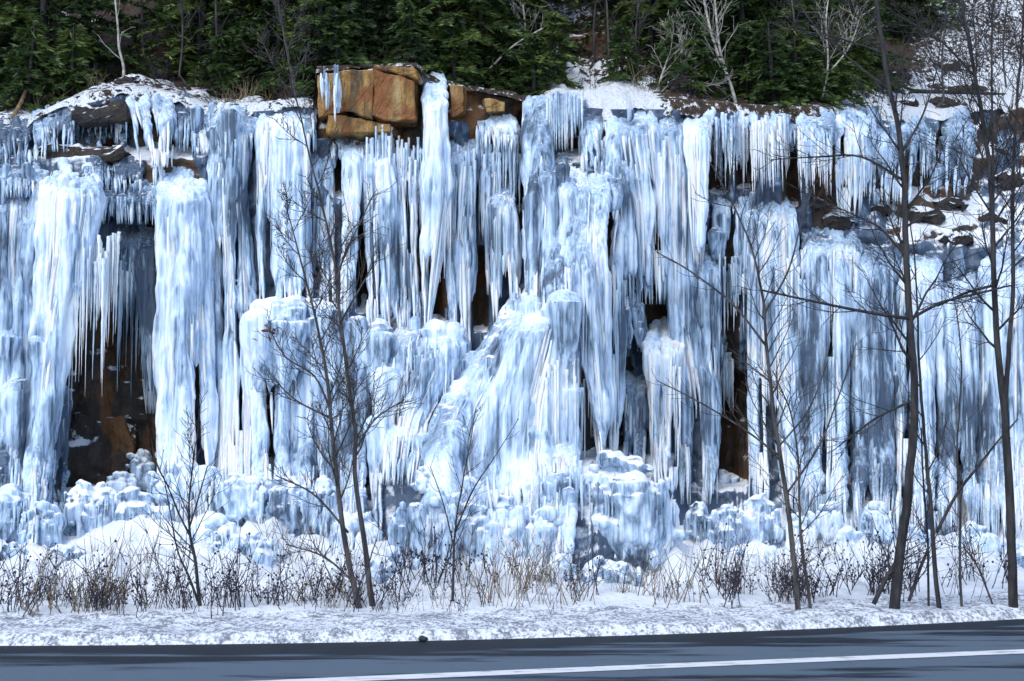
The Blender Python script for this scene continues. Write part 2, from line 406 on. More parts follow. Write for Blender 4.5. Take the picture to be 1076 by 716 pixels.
for x0, x1, y0, y1, d in RECESS: mask = mask - 2.5 * box(SX + (6 * fbm(PP, (1, 1, 3.5), 3, 5).reshape(SX.shape) if x1 - x0 > 18 else 0), SY, x0 - 2, x1 + 2, y0 - 4, y1 + 2, 3)
mask = mask - 3 * box(SX, SY, 330, 442, 60, 146, 3) - 3 * box(SX, SY, 468, 546, 70, 125, 4) - 2 * sm(SY, 600, 620)
mk = sm(mask, -.1, .35)
skin = base + .12 - mk * (.16 + .17 * fl + .07 * np.clip(lum, 0, 2))
mb = MB(); mb.add(W(SX, SY, skin), grid_quads(*SX.shape)[:, ::-1])
o = obj("ice_sheet", mb.mesh("ice_sheet"), ICE); o.color = (.0, .45, 0, 1)
tag(o, "thin grey blue ice skin frozen onto the whole rock face behind the columns", "ice sheet")

# hillside above the cliff
hx = cx; hs = np.concatenate([np.linspace(0, 6, 60), np.linspace(6.3, 60, 40)])
HX, HS = np.meshgrid(hx, hs)
E = CP[0][None]; 
rise = (.5 - .16 * (1 - sm(HX, 290, 330)) - .4 * box(HX, 0 * HX + 5, 318, 575, 0, 10, 14) - .22 * box(HX, 0 * HX + 5, 700, 890, 0, 10, 30)) * np.minimum(HS, 1.9) + .8 * np.clip(HS - 1.9, 0, None)
rise = rise * (1 - .12 * sm(HX, 900, 1000))
PX = np.repeat(E[:, :, 0], len(hs), 0); PY = E[:, :, 1] + HS; PZ = E[:, :, 2] + rise
q = np.stack([PX, PY, PZ], -1).reshape(-1, 3)
n = (fbm(q, (.8, .8, .8), 4, 3)).reshape(HX.shape)
PZ = PZ + sm(HS, .05, .7) * (.2 * n + .06 * fbm(q, (4, 4, 4), 3, 8).reshape(HX.shape))
PZ = PZ + (.13 - .1 * box(HX, 0 * HX + 5, 318, 575, 0, 10, 14)) * sm(HS, 0, .22)
_e = np.stack([hx, 0 * hx, 0 * hx], -1); drop = np.clip(.16 + .2 * fbm(_e, .045, 3, 2) + .05 * fbm(_e, .12, 3, 5), .02, .6) * (1 - .9 * box(hx, 0 * hx + 5, 326, 560, 0, 10, 6))
PZ[0] -= drop; PY[0] -= .16; PY[1] -= .14; PZ[1] += .02
HP = np.stack([PX, PY, PZ], -1)
hpx, hpy = proj(HP)
sn = .44 - .65 * sm(HS, 1.2, 2.6) + .14 * (1 - sm(HS, .1, .5))
sn = sn + .55 * box(hpx, hpy, 575, 690, -40, 120, 14) - .9 * box(hpx, hpy, 596, 655, 30, 56, 5)
sn = sn + .62 * sm(hpx, 930, 985) + .4 * box(hpx, hpy, 405, 450, 20, 60, 8) + .42 * box(hpx, hpy, 50, 110, 5, 60, 8) + .4 * box(hpx, hpy, 175, 235, -10, 45, 8)
sn = sn - .35 * box(hpx, hpy, 690, 880, 60, 130, 20) - .3 * box(hpx, hpy, 270, 335, 40, 110, 12) - .35 * box(hpx, hpy, 325, 570, -50, 110, 8) + .3 * box(hpx, hpy, 250, 335, 60, 110, 8)
mb = MB(); mb.add(HP, grid_quads(*HX.shape)); me = mb.mesh("hillside")
me.attributes.new("snow", 'FLOAT', 'POINT').data.foreach_set("value", sn.ravel().astype(np.float32))
tag(obj("hillside", me, HILL), kind="structure", label="wooded slope with leaf litter and snow above the cliff")
from mathutils.bvhtree import BVHTree
_hb = BVHTree.FromPolygons([tuple(v) for v in HP.reshape(-1, 3)], [tuple(int(i) for i in q) for q in grid_quads(*HX.shape)])
def hill_at(px, s):
    """point on the hillside s metres behind the cliff edge"""
    i = int(np.argmin(abs(cx - px))); p = HP[:, i]; k = np.interp(s, hs, np.arange(len(hs)))
    a = int(k); b = min(a + 1, len(hs) - 1); return p[a] + (p[b] - p[a]) * (k - a)

# ------------------------------------------------------------------ icicles (shared shapes)
ICY = []
for k in range(6):
    r_ = np.random.default_rng(40 + k); n = 26; t = np.linspace(0, 1, n); mb = MB()
    R = (1 - t) ** (.75 + .25 * r_.random()) * (1 + .10 * np.sin(t * r_.uniform(20, 40) + k) + .12 * r_.standard_normal(n) * (t > .05)) + .06
    P = np.stack([.5 * np.cumsum(r_.standard_normal(n)) * .12, .5 * np.cumsum(r_.standard_normal(n)) * .12, -t], -1); P[0, :2] = 0
    mb.tube(P, R, 8); ICY.append(mb.mesh("icicle"))
def icicle(parent, p, r, L, milk):
    o = bpy.data.objects.new("icicle", ICY[rng.integers(6)]); COL.objects.link(o)
    if not o.data.materials: o.data.materials.append(ICE)
    o.parent = parent; o.location = p; o.scale = (r, r, L); o.rotation_euler = (0, 0, rng.uniform(0, 6.28)); o.color = (milk, .1, 0, 1)

def lerp_rows(rows, y):
    r = np.array(rows, float); return np.interp(y, r[:, 0], r[:, 1]), np.interp(y, r[:, 0], r[:, 2])
def droop(mb, g, c, r, L):
    """dome of ice whose skirt runs down into drips"""
    n = 20; t = np.linspace(0, 1, n) ** 2; R = r * np.sqrt(np.clip(1 - (1 - np.minimum(1, t * L / r)) ** 2, 0, 1)) * (1 - .6 * t) * np.sqrt(1 - t ** 3 + 1e-6) + .004
    P = np.stack([c[0] + 0 * t, c[1] - .15 * r * np.sin(t * 3), c[2] + r * .5 - L * t], -1); P[:, 0] += .05 * r * g.normal() * t * 4
    mb.tube(P, R, 12, .85)
    for k in range(5):
        a = g.uniform(3.3, 6.1); m = 9; s_ = np.linspace(0, 1, m); l = L * g.uniform(.5, 1.1)
        Q = np.stack([c[0] + math.cos(a) * r * (.85 - .35 * s_), c[1] + math.sin(a) * r * (.7 - .25 * s_), c[2] - r * .1 - l * s_], -1)
        mb.tube(Q, r * g.uniform(.14, .3) * np.sqrt(np.clip(1 - s_, 0, 1)) + .004, 7)
def ice(name, label, rows, off=.1, bulge=.15, r=(4, 8), n=None, fray=25, dome=.6, milk=.6, ici=(), lumps=0, snow=.3, streak=1.0, drips=True, seep=True, voxel=.017, core=True, part="flutes", cat=None, group=None, flare=0.0):
    """one frozen fall: a bundle of vertical drips between left and right edges given at several heights, fused into one skin"""
    sd_ = abs(hash_(label)); g = np.random.default_rng(sd_)
    xm_ = (rows[0][1] + rows[0][2]) / 2
    if -3 < rows[0][0] - float(top_y(xm_)) < 16: rows = [(float(top_y(xm_)) - 6,) + tuple(rows[0][1:])] + list(rows)
    y0, y1 = rows[0][0], rows[-1][0]; wmid = np.mean([b - a for _, a, b in rows])
    if n is None: n = int(max(3, wmid / (sum(r) / 2) * 2.6))
    mb = MB()
    Yref = lambda x, y: cliff_Y(x, y, False)
    gaps = [(g.uniform(.08, .92), g.uniform(2.2, 5) / max(wmid, 12), g.uniform(.05, .75), g.uniform(.25, .7)) for _ in range(int(wmid / 15))] if drips and wmid < 90 and y1 - y0 > 60 else []
    def cut(u, ya, yb):
        for gu, hw, f0, fl_ in gaps:
            if abs(u - gu) < hw:
                a_ = y0 + (y1 - y0) * f0; b_ = a_ + (y1 - y0) * fl_
                if ya < a_ < yb: yb = a_ + g.uniform(-10, 14)
                elif a_ <= ya < b_: ya = b_
        return ya, yb
    def path(u, ya, yb, extra):
        m = max(5, int((yb - ya) / 9)); ys = np.linspace(ya, yb, m); xl, xr = lerp_rows(rows, ys)
        xx = xl + u * (xr - xl); Y = Yref(xx, ys)
        # drips only ever build outwards: follow the foremost rock above, smoothed
        Y = np.minimum.accumulate(Y); k = np.ones(7) / 7; Y = np.convolve(np.pad(Y, 3, 'edge'), k, 'valid')
        ramp = sm(ys, y0 - 4, y0 + 30 + 20 * u * (1 - u)) if seep else 1.0
        P = W(xx, ys, Y - off * (.1 + .9 * ramp) - extra * ramp + .12 * (1 - ramp))
        P[:, 0] += .02 * fbm(P, (3, 3, 1.2), 2, sd_ % 97 + u * 10); return P, ys, Y
    for i in range(n):
        u = g.random() if i % 4 == 0 else np.clip((i + g.uniform(.1, .9)) / n, 0, 1)
        e = 1 - (2 * u - 1) ** 2
        ya = y0 + dome * (1 - math.sqrt(max(e, 0))) * wmid * .5 + abs(g.normal()) * 9 - 5
        yb = y1 - abs(g.normal()) * fray * 1.5 * (1.25 - .5 * e)
        ya, yb = cut(u, ya, yb)
        if yb < ya + 14:
            if y1 - y0 > 45: continue
            yb = ya + 14
        rp = g.uniform(*r) * .72; P, ys, Y = path(u, ya, yb, bulge * math.sqrt(max(e, 0)) * g.uniform(.75, 1.15))
        t = np.linspace(0, 1, len(P)); R = rp * Y / F
        tip = min(.95, g.uniform(25, 130) / (yb - ya + 1))
        R = R * (np.minimum(1, (1 - t) / tip) ** .7) * (.65 + .35 * np.minimum(1, t / .08)) * (1 + .12 * fbm(P, (2, 2, 1.6), 2, i * 3.1)) * (1 + flare * t) + .008
        mb.tube(P, R, 8)
    if core and (wmid > 90 or not drips):
        for u in np.linspace(.2, .8, max(1, int(wmid / 18))):
            P, ys, Y = path(u, y0 + 4 + dome * 4, y1 - fray * 1.1 - (y1 - y0) * .08, bulge * .3)
            xl, xr = lerp_rows(rows, ys); t = np.linspace(0, 1, len(P))
            R = np.minimum((xr - xl) * .2, 9) * Y / F * np.minimum(1, (1 - t) / .35) ** .7 + .01
            mb.tube(P, R, 10, .8)
    for i in range(lumps):
        yy = g.uniform(y0, y0 + (y1 - y0) * .8); xl, xr = lerp_rows(rows, yy); xx = g.uniform(xl, xr)
        rr = g.uniform(.45, 1.5) * min(14, wmid * .16) / F * 20
        c = W(xx, yy, float(Yref(xx, yy)) - off - bulge * g.uniform(.4, 1.0)); droop(mb, g, c, rr, rr * g.uniform(2.5, 6))
    me = fuse(mb, voxel, 1.0, sd_ % 50, 1 if streak > .6 else 4, 1.0, streak)
    cm = (milk - .08, snow, 0, 1)
    dm = MB(); mv = []
    if drips:
        hh = y1 - y0
        for i in range(int(wmid * (.8 + hh / 120))):
            u = g.uniform(.02, .98); e = 1 - (2 * u - 1) ** 2
            ya = y0 + dome * (1 - math.sqrt(max(e, 0))) * wmid * .5 + hh * .9 * g.random() ** 1.3; yb = min(ya + hh * g.uniform(.12, .6) + 12, y1 + 10)
            ya, yb = cut(u, ya, yb)
            if yb - ya < 10: continue
            P, ys, Y = path(u, ya, yb, bulge * math.sqrt(max(e, 0)) * g.uniform(.95, 1.15) + .02)
            P[:, 1] = np.minimum(P[:, 1], np.minimum.accumulate(P[:, 1])); t = np.linspace(0, 1, len(P)); tip = g.uniform(.35, 1)
            R = g.uniform(.7, 2.2) * Y / F * np.minimum(1, (1 - t) / tip) ** .8 * (.4 + .6 * np.minimum(1, t / .15)) * (1 + .15 * fbm(P, (3, 3, 6), 2, i)) + .0025
            k0 = dm.n; dm.tube(P, R, 6); mv.append(np.full(dm.n - k0, g.uniform(-.1, .45)))
    if dm.n:
        dme = dm.mesh("drips"); dme.attributes.new("milk", 'FLOAT', 'POINT').data.foreach_set("value", np.concatenate(mv).astype(np.float32))
    if ici or drips:
        c = W((rows[0][1] + rows[0][2]) / 2, y0, float(Yref((rows[0][1] + rows[0][2]) / 2, y0)))
        root = empty(name, c); me.transform(__import__('mathutils').Matrix.Translation(-Vector(c)))
        o = obj(part, me, ICE, root); o.color = cm
        if dm.n: dme.transform(__import__('mathutils').Matrix.Translation(-Vector(c))); o = obj("drips", dme, ICE, root); o.color = (milk, .1, 0, 1)
        tot = 0
        for (xa, xb, yt, cnt, la, lb) in ici:
            cnt = int(cnt * 2.1)
            for i in range(cnt):
                x = xa + (xb - xa) * (i + g.uniform(.1, .9)) / cnt; jit = min(22, .18 * lb); yt_ = yt + g.uniform(-jit, jit * .6)
                Yd = float(Yref(x, yt_)) - off - bulge * g.uniform(.5, 1.15) - .03
                L = g.uniform(la, lb) * (1 if g.random() < .75 else .6)
                p = W(x, yt_ - 6, Yd); icicle(root, p - c, g.uniform(1.0, 2.4) * Yd / F, (L + 6) * Yd / F, milk + .15); tot += 1
    else:
        root = obj(name, me, ICE); root.color = cm
    tag(root, label, cat or name.replace("_", " "), group); return root
def hash_(s):
    h = 7
    for ch in s: h = (h * 131 + ord(ch)) % 1000003
    return h

C_, U_, F_ = "ice_column", "ice_curtain", "icicle_fringe"
# upper left
ice(C_, "bright fluted ice fall hanging off the snowy lip at the upper left", [(102, 132, 182), (130, 140, 184), (166, 146, 182)], .28, .25, (4, 8), milk=.85, fray=18)
ice(C_, "short stubby pillar right below the bright upper left ice fall", [(150, 158, 177), (188, 160, 174)], .15, .15, (4, 7), milk=.6, fray=8)
ice(U_, "grey ice drape under the snowy lip at the far upper left corner", [(131, -14, 34), (164, -8, 32)], .2, .15, (4, 7), milk=.45, fray=12)
ice(C_, "small pale pillar beside the grey drape in the far upper left corner", [(133, 34, 53), (159, 35, 50)], .25, .15, (4, 7), milk=.6, fray=8)
ice(F_, "fringe of small icicles under the snow capped overhang at upper left", [(126, 74, 136), (136, 76, 132)], .3, .1, (4, 6), milk=.45, fray=4, ici=[(76, 134, 132, 12, 8, 22)])
ice(U_, "low grey bulge of ice under the white snow ledge at far left", [(166, -12, 46), (198, -12, 44)], .35, .25, (6, 10), milk=.4, fray=10, lumps=5)
ice(U_, "short dark ice drape below the snow ledge between two pale falls", [(164, 84, 150), (196, 90, 150)], .2, .2, (4, 8), milk=.35, fray=14)
ice(U_, "rounded slate grey curtain with ragged hem left of the broad white column", [(184, 100, 168), (226, 102, 168)], .3, .3, (5, 9), milk=.38, fray=10, dome=.4, ici=[(108, 166, 216, 14, 8, 20)])
ice(U_, "thin see through curtain with long icicles over the bare brown rock", [(236, 116, 166), (320, 138, 166), (425, 150, 165)], .1, .1, (3, 6), milk=.42, fray=45, dome=.3, ici=[(126, 164, 285, 16, 50, 140)])
ice(C_, "huge lumpy white fall at the left that narrows into one long spike", [(172, 44, 104), (215, 34, 112), (270, 37, 100), (330, 37, 78), (400, 35, 66), (480, 31, 50), (575, 26, 42)], .32, .4, (6, 11), milk=.82, fray=10, lumps=16, dome=.7, ici=[(78, 126, 268, 20, 60, 145), (50, 78, 330, 8, 60, 110)])
ice(C_, "smooth grey ice post behind the long white spike", [(400, 56, 72), (480, 44, 68), (575, 38, 66)], .2, .2, (6, 9), milk=.45, fray=6)
ice(U_, "streaked bluish ice wall cut off at the left end of the cliff", [(188, -60, 40), (260, -60, 36), (400, -60, 36), (530, -60, 34)], .3, .25, (6, 11), milk=.55, fray=15, lumps=10)
ice(C_, "broad smooth white column with rounded head beside the bare brown rock", [(180, 170, 213), (230, 166, 216), (350, 165, 219), (540, 166, 226)], .3, .42, (7, 12), milk=.8, fray=18, dome=.9)
ice(C_, "frosty grey white column just right of the broad smooth column", [(128, 220, 262), (200, 222, 259), (300, 224, 264), (400, 226, 268), (540, 226, 268)], .2, .25, (5, 9), milk=.62, fray=12)
ice(F_, "lumpy ice knob with short icicles below the snowy lip left of the orange rock", [(122, 198, 250), (152, 206, 250)], .35, .2, (5, 9), milk=.5, fray=8, lumps=8, ici=[(202, 250, 148, 12, 12, 45)])
ice(C_, "tall bright fluted fall to the left of the orange rock block", [(112, 272, 318), (160, 268, 324), (250, 270, 324), (330, 272, 330)], .25, .25, (4, 9), milk=.78, fray=14, ici=[(275, 325, 150, 12, 30, 110)])
ice(U_, "sparse strip of thin drips below the left edge of the orange rock", [(148, 324, 350), (330, 322, 352)], .1, .1, (3, 6), milk=.55, fray=20, n=9)
ice(C_, "slim pale column under the middle of the orange rock", [(140, 360, 381), (210, 360, 379), (325, 357, 375)], .2, .2, (4, 7), milk=.72, fray=12)
ice(C_, "pale fluted column under the right edge of the orange rock", [(140, 383, 412), (340, 386, 422)], .22, .22, (4, 8), milk=.68, fray=12, ici=[(384, 412, 150, 6, 30, 80)])
ice(C_, "grey white column between the orange rock and the tallest white column", [(156, 412, 446), (345, 418, 450)], .15, .22, (4, 8), milk=.62, fray=16, ici=[(412, 444, 165, 8, 30, 90)])
ice(C_, "tallest bright white column rising above the cliff lip right of the orange rock", [(80, 449, 468), (130, 446, 470), (200, 444, 475), (270, 444, 466), (338, 444, 454)], .5, .25, (4, 8), milk=.95, fray=40, ici=[(446, 474, 200, 8, 40, 110)])
ice(U_, "grey fluted curtain just right of the tallest white column", [(140, 472, 500), (260, 466, 496), (380, 478, 496)], .2, .2, (4, 7), milk=.52, fray=30, ici=[(470, 500, 180, 10, 40, 120)])
ice(U_, "streaky curtain of narrow drips left of the grey central tower", [(146, 500, 524), (300, 508, 524)], .15, .15, (3, 6), milk=.62, fray=60, ici=[(500, 546, 160, 14, 40, 120)])
ice(C_, "narrow round headed column in the gap left of the central tower", [(186, 515, 537), (330, 516, 548)], .28, .2, (4, 7), milk=.66, fray=10, dome=1)
ice(C_, "frosted pillar below the lip directly above the central tower", [(106, 548, 577), (165, 550, 577), (310, 550, 568)], .3, .2, (5, 8), milk=.58, fray=10)
ice(F_, "row of sharp icicles against black rock above the central tower", [(106, 574, 614), (118, 574, 614)], .35, .1, (4, 7), milk=.6, fray=4, ici=[(575, 613, 112, 16, 32, 58)])
ice(U_, "slate grey drip curtain under a snow covered stub right of the sharp icicles", [(128, 608, 644), (176, 612, 642)], .3, .15, (3, 6), milk=.38, fray=14, ici=[(608, 642, 150, 10, 20, 45)])
ice(C_, "grey frosted left flank of the central tower", [(170, 566, 604), (200, 556, 604), (260, 550, 606), (335, 550, 606)], .35, .35, (6, 11), milk=.5, fray=12, lumps=14, dome=1.0)
ice(C_, "broad bluish white sheet on the central tower that ends in long fangs", [(172, 580, 656), (200, 586, 658), (260, 592, 648), (340, 607, 652), (420, 620, 650), (482, 628, 648)], .5, .35, (5, 10), milk=.84, fray=35, dome=.8, ici=[(594, 652, 300, 16, 60, 150), (616, 652, 390, 8, 50, 85)])
ice(U_, "wide curtain with bulging white head right of the central tower", [(112, 640, 690), (150, 638, 692), (220, 650, 702), (310, 655, 704)], .35, .3, (4, 9), milk=.66, fray=30, lumps=6, ici=[(645, 700, 170, 20, 40, 120)])
ice(U_, "long streaked curtain that falls from the lip almost to the base", [(116, 690, 724), (200, 700, 726), (320, 702, 728), (420, 712, 755), (520, 714, 754)], .25, .22, (4, 8), milk=.6, fray=20, ici=[(690, 722, 180, 12, 40, 110)])
ice(C_, "glaring white strip of ice on the long streaked curtain", [(116, 720, 748), (200, 722, 746), (268, 728, 740)], .48, .2, (4, 7), milk=1.0, fray=22)
ice(U_, "pale drapery below the glaring white strip", [(255, 704, 756), (330, 704, 756), (430, 720, 756)], .3, .2, (4, 8), milk=.68, fray=25, ici=[(706, 756, 300, 14, 50, 120)])
ice(F_, "icicle drape over a dark slot right of the glaring white strip", [(114, 748, 787), (140, 750, 785)], .35, .2, (4, 8), milk=.68, fray=6, ici=[(750, 786, 135, 18, 30, 66)])
ice(F_, "fan of icicles over a dark slot behind the slim leaning tree", [(120, 789, 829), (142, 791, 829)], .38, .25, (4, 8), milk=.72, fray=8, ici=[(790, 829, 138, 20, 35, 66)])
ice(U_, "grey ice sheet between the two lower central falls", [(385, 654, 692), (510, 655, 690)], .2, .2, (5, 9), milk=.45, fray=14)
ice(C_, "gleaming bell shaped fall with rounded snow white head", [(338, 684, 714), (365, 677, 720), (420, 680, 716), (505, 687, 712)], .5, .4, (5, 8), milk=.98, fray=50, dome=1.1, snow=.5, ici=[(682, 716, 400, 8, 60, 105)])
ice(U_, "grey ragged curtain hanging over the top of the dark right recess", [(196, 748, 802), (240, 752, 800), (300, 756, 796)], .22, .2, (4, 8), milk=.5, fray=26, lumps=5, snow=.5, ici=[(756, 792, 285, 10, 20, 70)])
ice(F_, "few thin icicles along the left side of the dark right recess", [(330, 748, 764), (420, 750, 762)], .12, .08, (3, 5), milk=.5, fray=30, ici=[(754, 770, 380, 6, 30, 70)])
ice(U_, "tall bluish fall behind the slim leaning tree", [(206, 798, 830), (300, 785, 836), (400, 784, 842), (530, 786, 846)], .3, .3, (5, 9), milk=.72, fray=16, ici=[(786, 840, 290, 12, 50, 130)])
ice(F_, "bright icicle bell right of the dark upper slot", [(120, 836, 876), (170, 838, 872)], .4, .25, (4, 8), milk=.76, fray=8, ici=[(838, 874, 150, 16, 30, 62)])
ice(U_, "white drape left of the large dark tree under the right lip", [(128, 876, 910), (218, 880, 908)], .35, .25, (4, 9), milk=.74, fray=16, ici=[(878, 908, 175, 8, 20, 50)])
ice(U_, "dull grey curtain behind the large dark tree under the right lip", [(136, 908, 962), (205, 908, 958)], .3, .25, (5, 9), milk=.52, fray=14)
ice(U_, "greenish grey wide ice drape at the upper right of the cliff", [(138, 964, 1026), (196, 966, 1020)], .2, .2, (4, 8), milk=.4, fray=24, lumps=5)
ice(U_, "blue streaked ice wall below the snowy ledge left of the large dark tree", [(238, 842, 902), (400, 840, 905), (548, 842, 905)], .3, .3, (5, 10), milk=.54, fray=14, lumps=4, ici=[(842, 900, 290, 14, 50, 140)])
ice(U_, "blue ice wall directly behind the large dark tree", [(250, 902, 940), (545, 896, 942)], .25, .22, (5, 9), milk=.5, fray=14, ici=[(904, 938, 400, 8, 40, 110)])
ice(U_, "pale ice wall just right of the large dark tree", [(262, 945, 985), (400, 943, 990), (548, 940, 992)], .3, .28, (5, 10), milk=.7, fray=14)
ice(U_, "blue grey ice wall between the two right trees", [(286, 985, 1030), (400, 986, 1032), (550, 990, 1034)], .25, .25, (5, 9), milk=.5, fray=20, ici=[(990, 1028, 330, 10, 40, 130)])
ice(U_, "cyan white ice wall at the right end of the cliff", [(262, 1028, 1130), (400, 1030, 1130), (555, 1032, 1130)], .3, .28, (5, 10), milk=.7, fray=14)
# small seeps along the lip
for lab, rw, mk_, fr_ in [("grey seep of ice under the snow lip beside the far left broken branch", [(128, 46, 80), (150, 48, 78)], .4, 10), ("stubby grey seep between the bright upper left fall and the lumpy ice knob", [(108, 184, 204), (150, 184, 200)], .4, 14),
        ("dull seep under the snow lip left of the tall bright fluted fall", [(116, 248, 274), (150, 250, 272)], .5, 14), ("thin grey seep squeezed against the left side of the orange rock", [(114, 316, 332), (150, 318, 332)], .45, 12),
        ("short seep under the snow lip over the slate grey drip curtain", [(112, 612, 642), (130, 612, 642)], .4, 6), ("low frosted seep under the lip over the long streaked curtain", [(114, 676, 722), (140, 680, 722)], .55, 10),
        ("narrow seep under the lip between the two upper icicle fans", [(118, 782, 794), (150, 783, 793)], .5, 10), ("narrow seep under the lip beside the bright icicle bell", [(120, 826, 840), (150, 828, 839)], .5, 10),
        ("flat frosted seep on the lip left of the large dark tree's upper trunk", [(124, 900, 944), (150, 902, 944)], .5, 12), ("short drips beneath the small brown bare rock", [(120, 500, 546), (150, 502, 546)], .6, 14),
        ("stub of drips beneath the flat brown slab", [(138, 344, 412), (158, 346, 410)], .65, 12), ("pair of thin white frozen drips running down the pale streaked rock", [(78, 336, 346), (106, 338, 345)], .8, 8), ("single frozen white dribble at the join of the pale and tan rocks", [(78, 351, 356), (118, 352, 355)], .85, 4)]:
    bare = "pale" in lab
    ice("frozen_seep", lab, rw, .66 if bare else .22, .06 if bare else .18, (1.5, 2.5) if bare else (4, 7), milk=mk_, fray=fr_, voxel=.014 if bare else .017, seep=not bare, n=3 if bare else None)
# lower middle
ice(U_, "fluted lower curtain left of the twin stemmed tree below a snowy ledge", [(340, 262, 330), (420, 262, 332), (545, 266, 332)], .25, .28, (5, 10), milk=.6, fray=14, dome=.2)
ice(U_, "smooth lower curtain behind the twin stemmed tree", [(344, 332, 400), (430, 333, 400), (560, 336, 402)], .28, .28, (6, 11), milk=.62, fray=14, dome=.25)
ice("ice_ledge", "snow dusted lumpy ice shelf above the lower left curtains", [(318, 266, 352), (348, 268, 350)], .5, .3, (6, 10), milk=.7, fray=8, lumps=22, snow=.75, dome=.2, streak=.35, drips=False)
ice("ice_ledge", "row of rounded ice knobs right of the twin stemmed tree", [(332, 345, 412), (366, 345, 405)], .45, .3, (6, 10), milk=.66, fray=8, lumps=16, snow=.5, dome=.2, streak=.35, drips=False)
ice("ice_mound", "smooth domed ice cascade with an icicle hem right of the twin stems", [(334, 420, 480), (360, 398, 486), (385, 398, 486), (440, 398, 450), (500, 396, 440)], .4, .35, (7, 12), milk=.76, fray=26, lumps=14, dome=.7, ici=[(402, 440, 400, 10, 30, 80), (430, 484, 378, 18, 20, 75)], streak=.35)
ice("ice_mound", "great slanting ramp of cauliflower ice in the middle of the cliff", [(312, 552, 598), (345, 520, 603), (390, 485, 604), (430, 458, 605), (480, 440, 606), (540, 446, 606), (612, 452, 604)], .35, .5, (7, 13), milk=.72, fray=35, lumps=46, dome=.5, snow=.35, ici=[(540, 615, 400, 22, 60, 170), (560, 612, 500, 14, 40, 85)], streak=.35)
ice("ice_mound", "knobbly snow specked ridge along the top of the slanting ramp", [(308, 540, 560), (350, 512, 534), (395, 484, 506)], .75, .35, (5, 8), milk=.68, fray=6, lumps=30, dome=.2, snow=.75, streak=.35, drips=False)
ice("ice_mound", "crusted snow ice hump above the gleaming bell shaped fall's left side", [(296, 645, 664), (345, 648, 682), (378, 655, 680)], .3, .3, (5, 9), milk=.5, fray=8, lumps=16, snow=.85, streak=.35, drips=False)
ice("ice_mound", "round snow topped ice knob on the blue wall behind the right trees", [(286, 842, 868), (312, 846, 866)], .45, .2, (5, 8), milk=.85, fray=6, lumps=6, snow=.9, streak=.35, drips=False)

# ------------------------------------------------------------------ ice mounds and frozen boulders along the foot
def mound(label, cxp, cyp, wp, hp, fwd=.35, milk=.6, snow=.7, drips=True, name="ice_boulder", n=12, ici=0, group=None):
    g = np.random.default_rng(hash_(label)); mb = MB()
    Y = float(cliff_Y(cxp, min(cyp, 585), False)) - fwd; sc = Y / F; c0 = W(cxp, cyp, Y)
    gz = float(ground_z(np.array([c0[0]]), np.array([Y]))[0]); 
    top = c0[2] + hp / 2 * sc; bot = min(c0[2] - hp / 2 * sc, gz + .15) if cyp + hp / 2 > 560 else c0[2] - hp / 2 * sc
    H = top - bot; Wd = wp * sc
    for i in range(n):
        a = g.uniform(0, 6.28); q = g.random() ** .6
        z = bot + H * g.uniform(.1, .78); kk = 1 - .5 * ((z - bot) / H) ** 2
        rr = min(Wd, H) * g.uniform(.16, .3)
        droop(mb, g, A(c0[0] + math.cos(a) * q * (Wd / 2 - rr * .6) * kk, Y + math.sin(a) * q * Wd * .28, z), rr * .85, (z - bot) + rr * .6)
    mb.ball(A(c0[0], Y + .1, bot + H * .45), (Wd * .36, Wd * .3, H * .5))
    for i in range(int(n * 1.2)):
        a = g.uniform(2.9, 6.5); rr = min(Wd, H) * g.uniform(.04, .13); z = bot + H * g.uniform(0, .95); q = g.uniform(.75, 1.05) * math.sqrt(max(.12, 1 - ((z - bot) / H) ** 2))
        mb.ball(A(c0[0] + math.cos(a) * Wd * .46 * q, Y + math.sin(a) * Wd * .32 * q, z), (rr * g.uniform(.8, 1.5), rr, rr * g.uniform(.6, 1)))
    if drips:
        for i in range(int(wp / 2.2)):
            a = g.uniform(math.pi * .95, math.pi * 2.05); x = c0[0] + math.cos(a) * Wd * .44; y = Y + math.sin(a) * Wd * .3
            zt = bot + H * g.uniform(.45, .8); zb = bot + H * g.uniform(-.15, .3); m = 10; t = np.linspace(0, 1, m)
            P = np.stack([x + 0 * t, y - .06 * t, zt + (zb - zt) * t], -1)
            mb.tube(P, g.uniform(.9, 2.0) * sc * np.minimum(1, (1 - t) / .4) ** .6 * (.6 + .4 * np.minimum(1, t / .2)) + .006, 8)
    me = fuse(mb, .019, .9, hash_(label) % 40, 1, 1.45, .5)
    me.transform(__import__('mathutils').Matrix.Translation((-c0[0], -Y, -bot)))
    if not ici and drips and wp > 30: ici = int(wp / 4)
    if ici:
        o = empty(name); q = obj("core", me, ICE, o); q.color = (milk + .1, snow + .12, 0, 1)
        for i in range(ici):
            x = c0[0] + (((i + g.random()) / ici) - .5) * Wd * .9
            icicle(o, A(x - c0[0], -Wd * .3 * math.sqrt(max(.05, 1 - (2 * (x - c0[0]) / Wd) ** 2)) - .04, H * g.uniform(.5, .75)), g.uniform(.9, 2.0) * sc, H * g.uniform(.15, .5), milk + .15)
    else:
        o = obj(name, me, ICE); o.color = (milk + .1 if milk > .2 else milk, snow + .12, 0, 1)
    o.location = (c0[0], Y, bot)
    tag(o, label, "ice boulder" if name == "ice_boulder" else "ice mound", group or "frozen boulders along the foot of the cliff"); return o
mound("smooth blue ice hump at the far left end of the cliff foot", 12, 540, 60, 60, .5, .6, .5)
mound("dark glossy ice lump low at the far left beside the weeds", 14, 590, 36, 44, .8, .45, .5)
mound("small round ice hump at the foot of the grey ice post", 60, 588, 60, 34, .7, .6, .7)
mound("ice foot where the long white spike lands", 45, 555, 46, 60, .5, .62, .5)
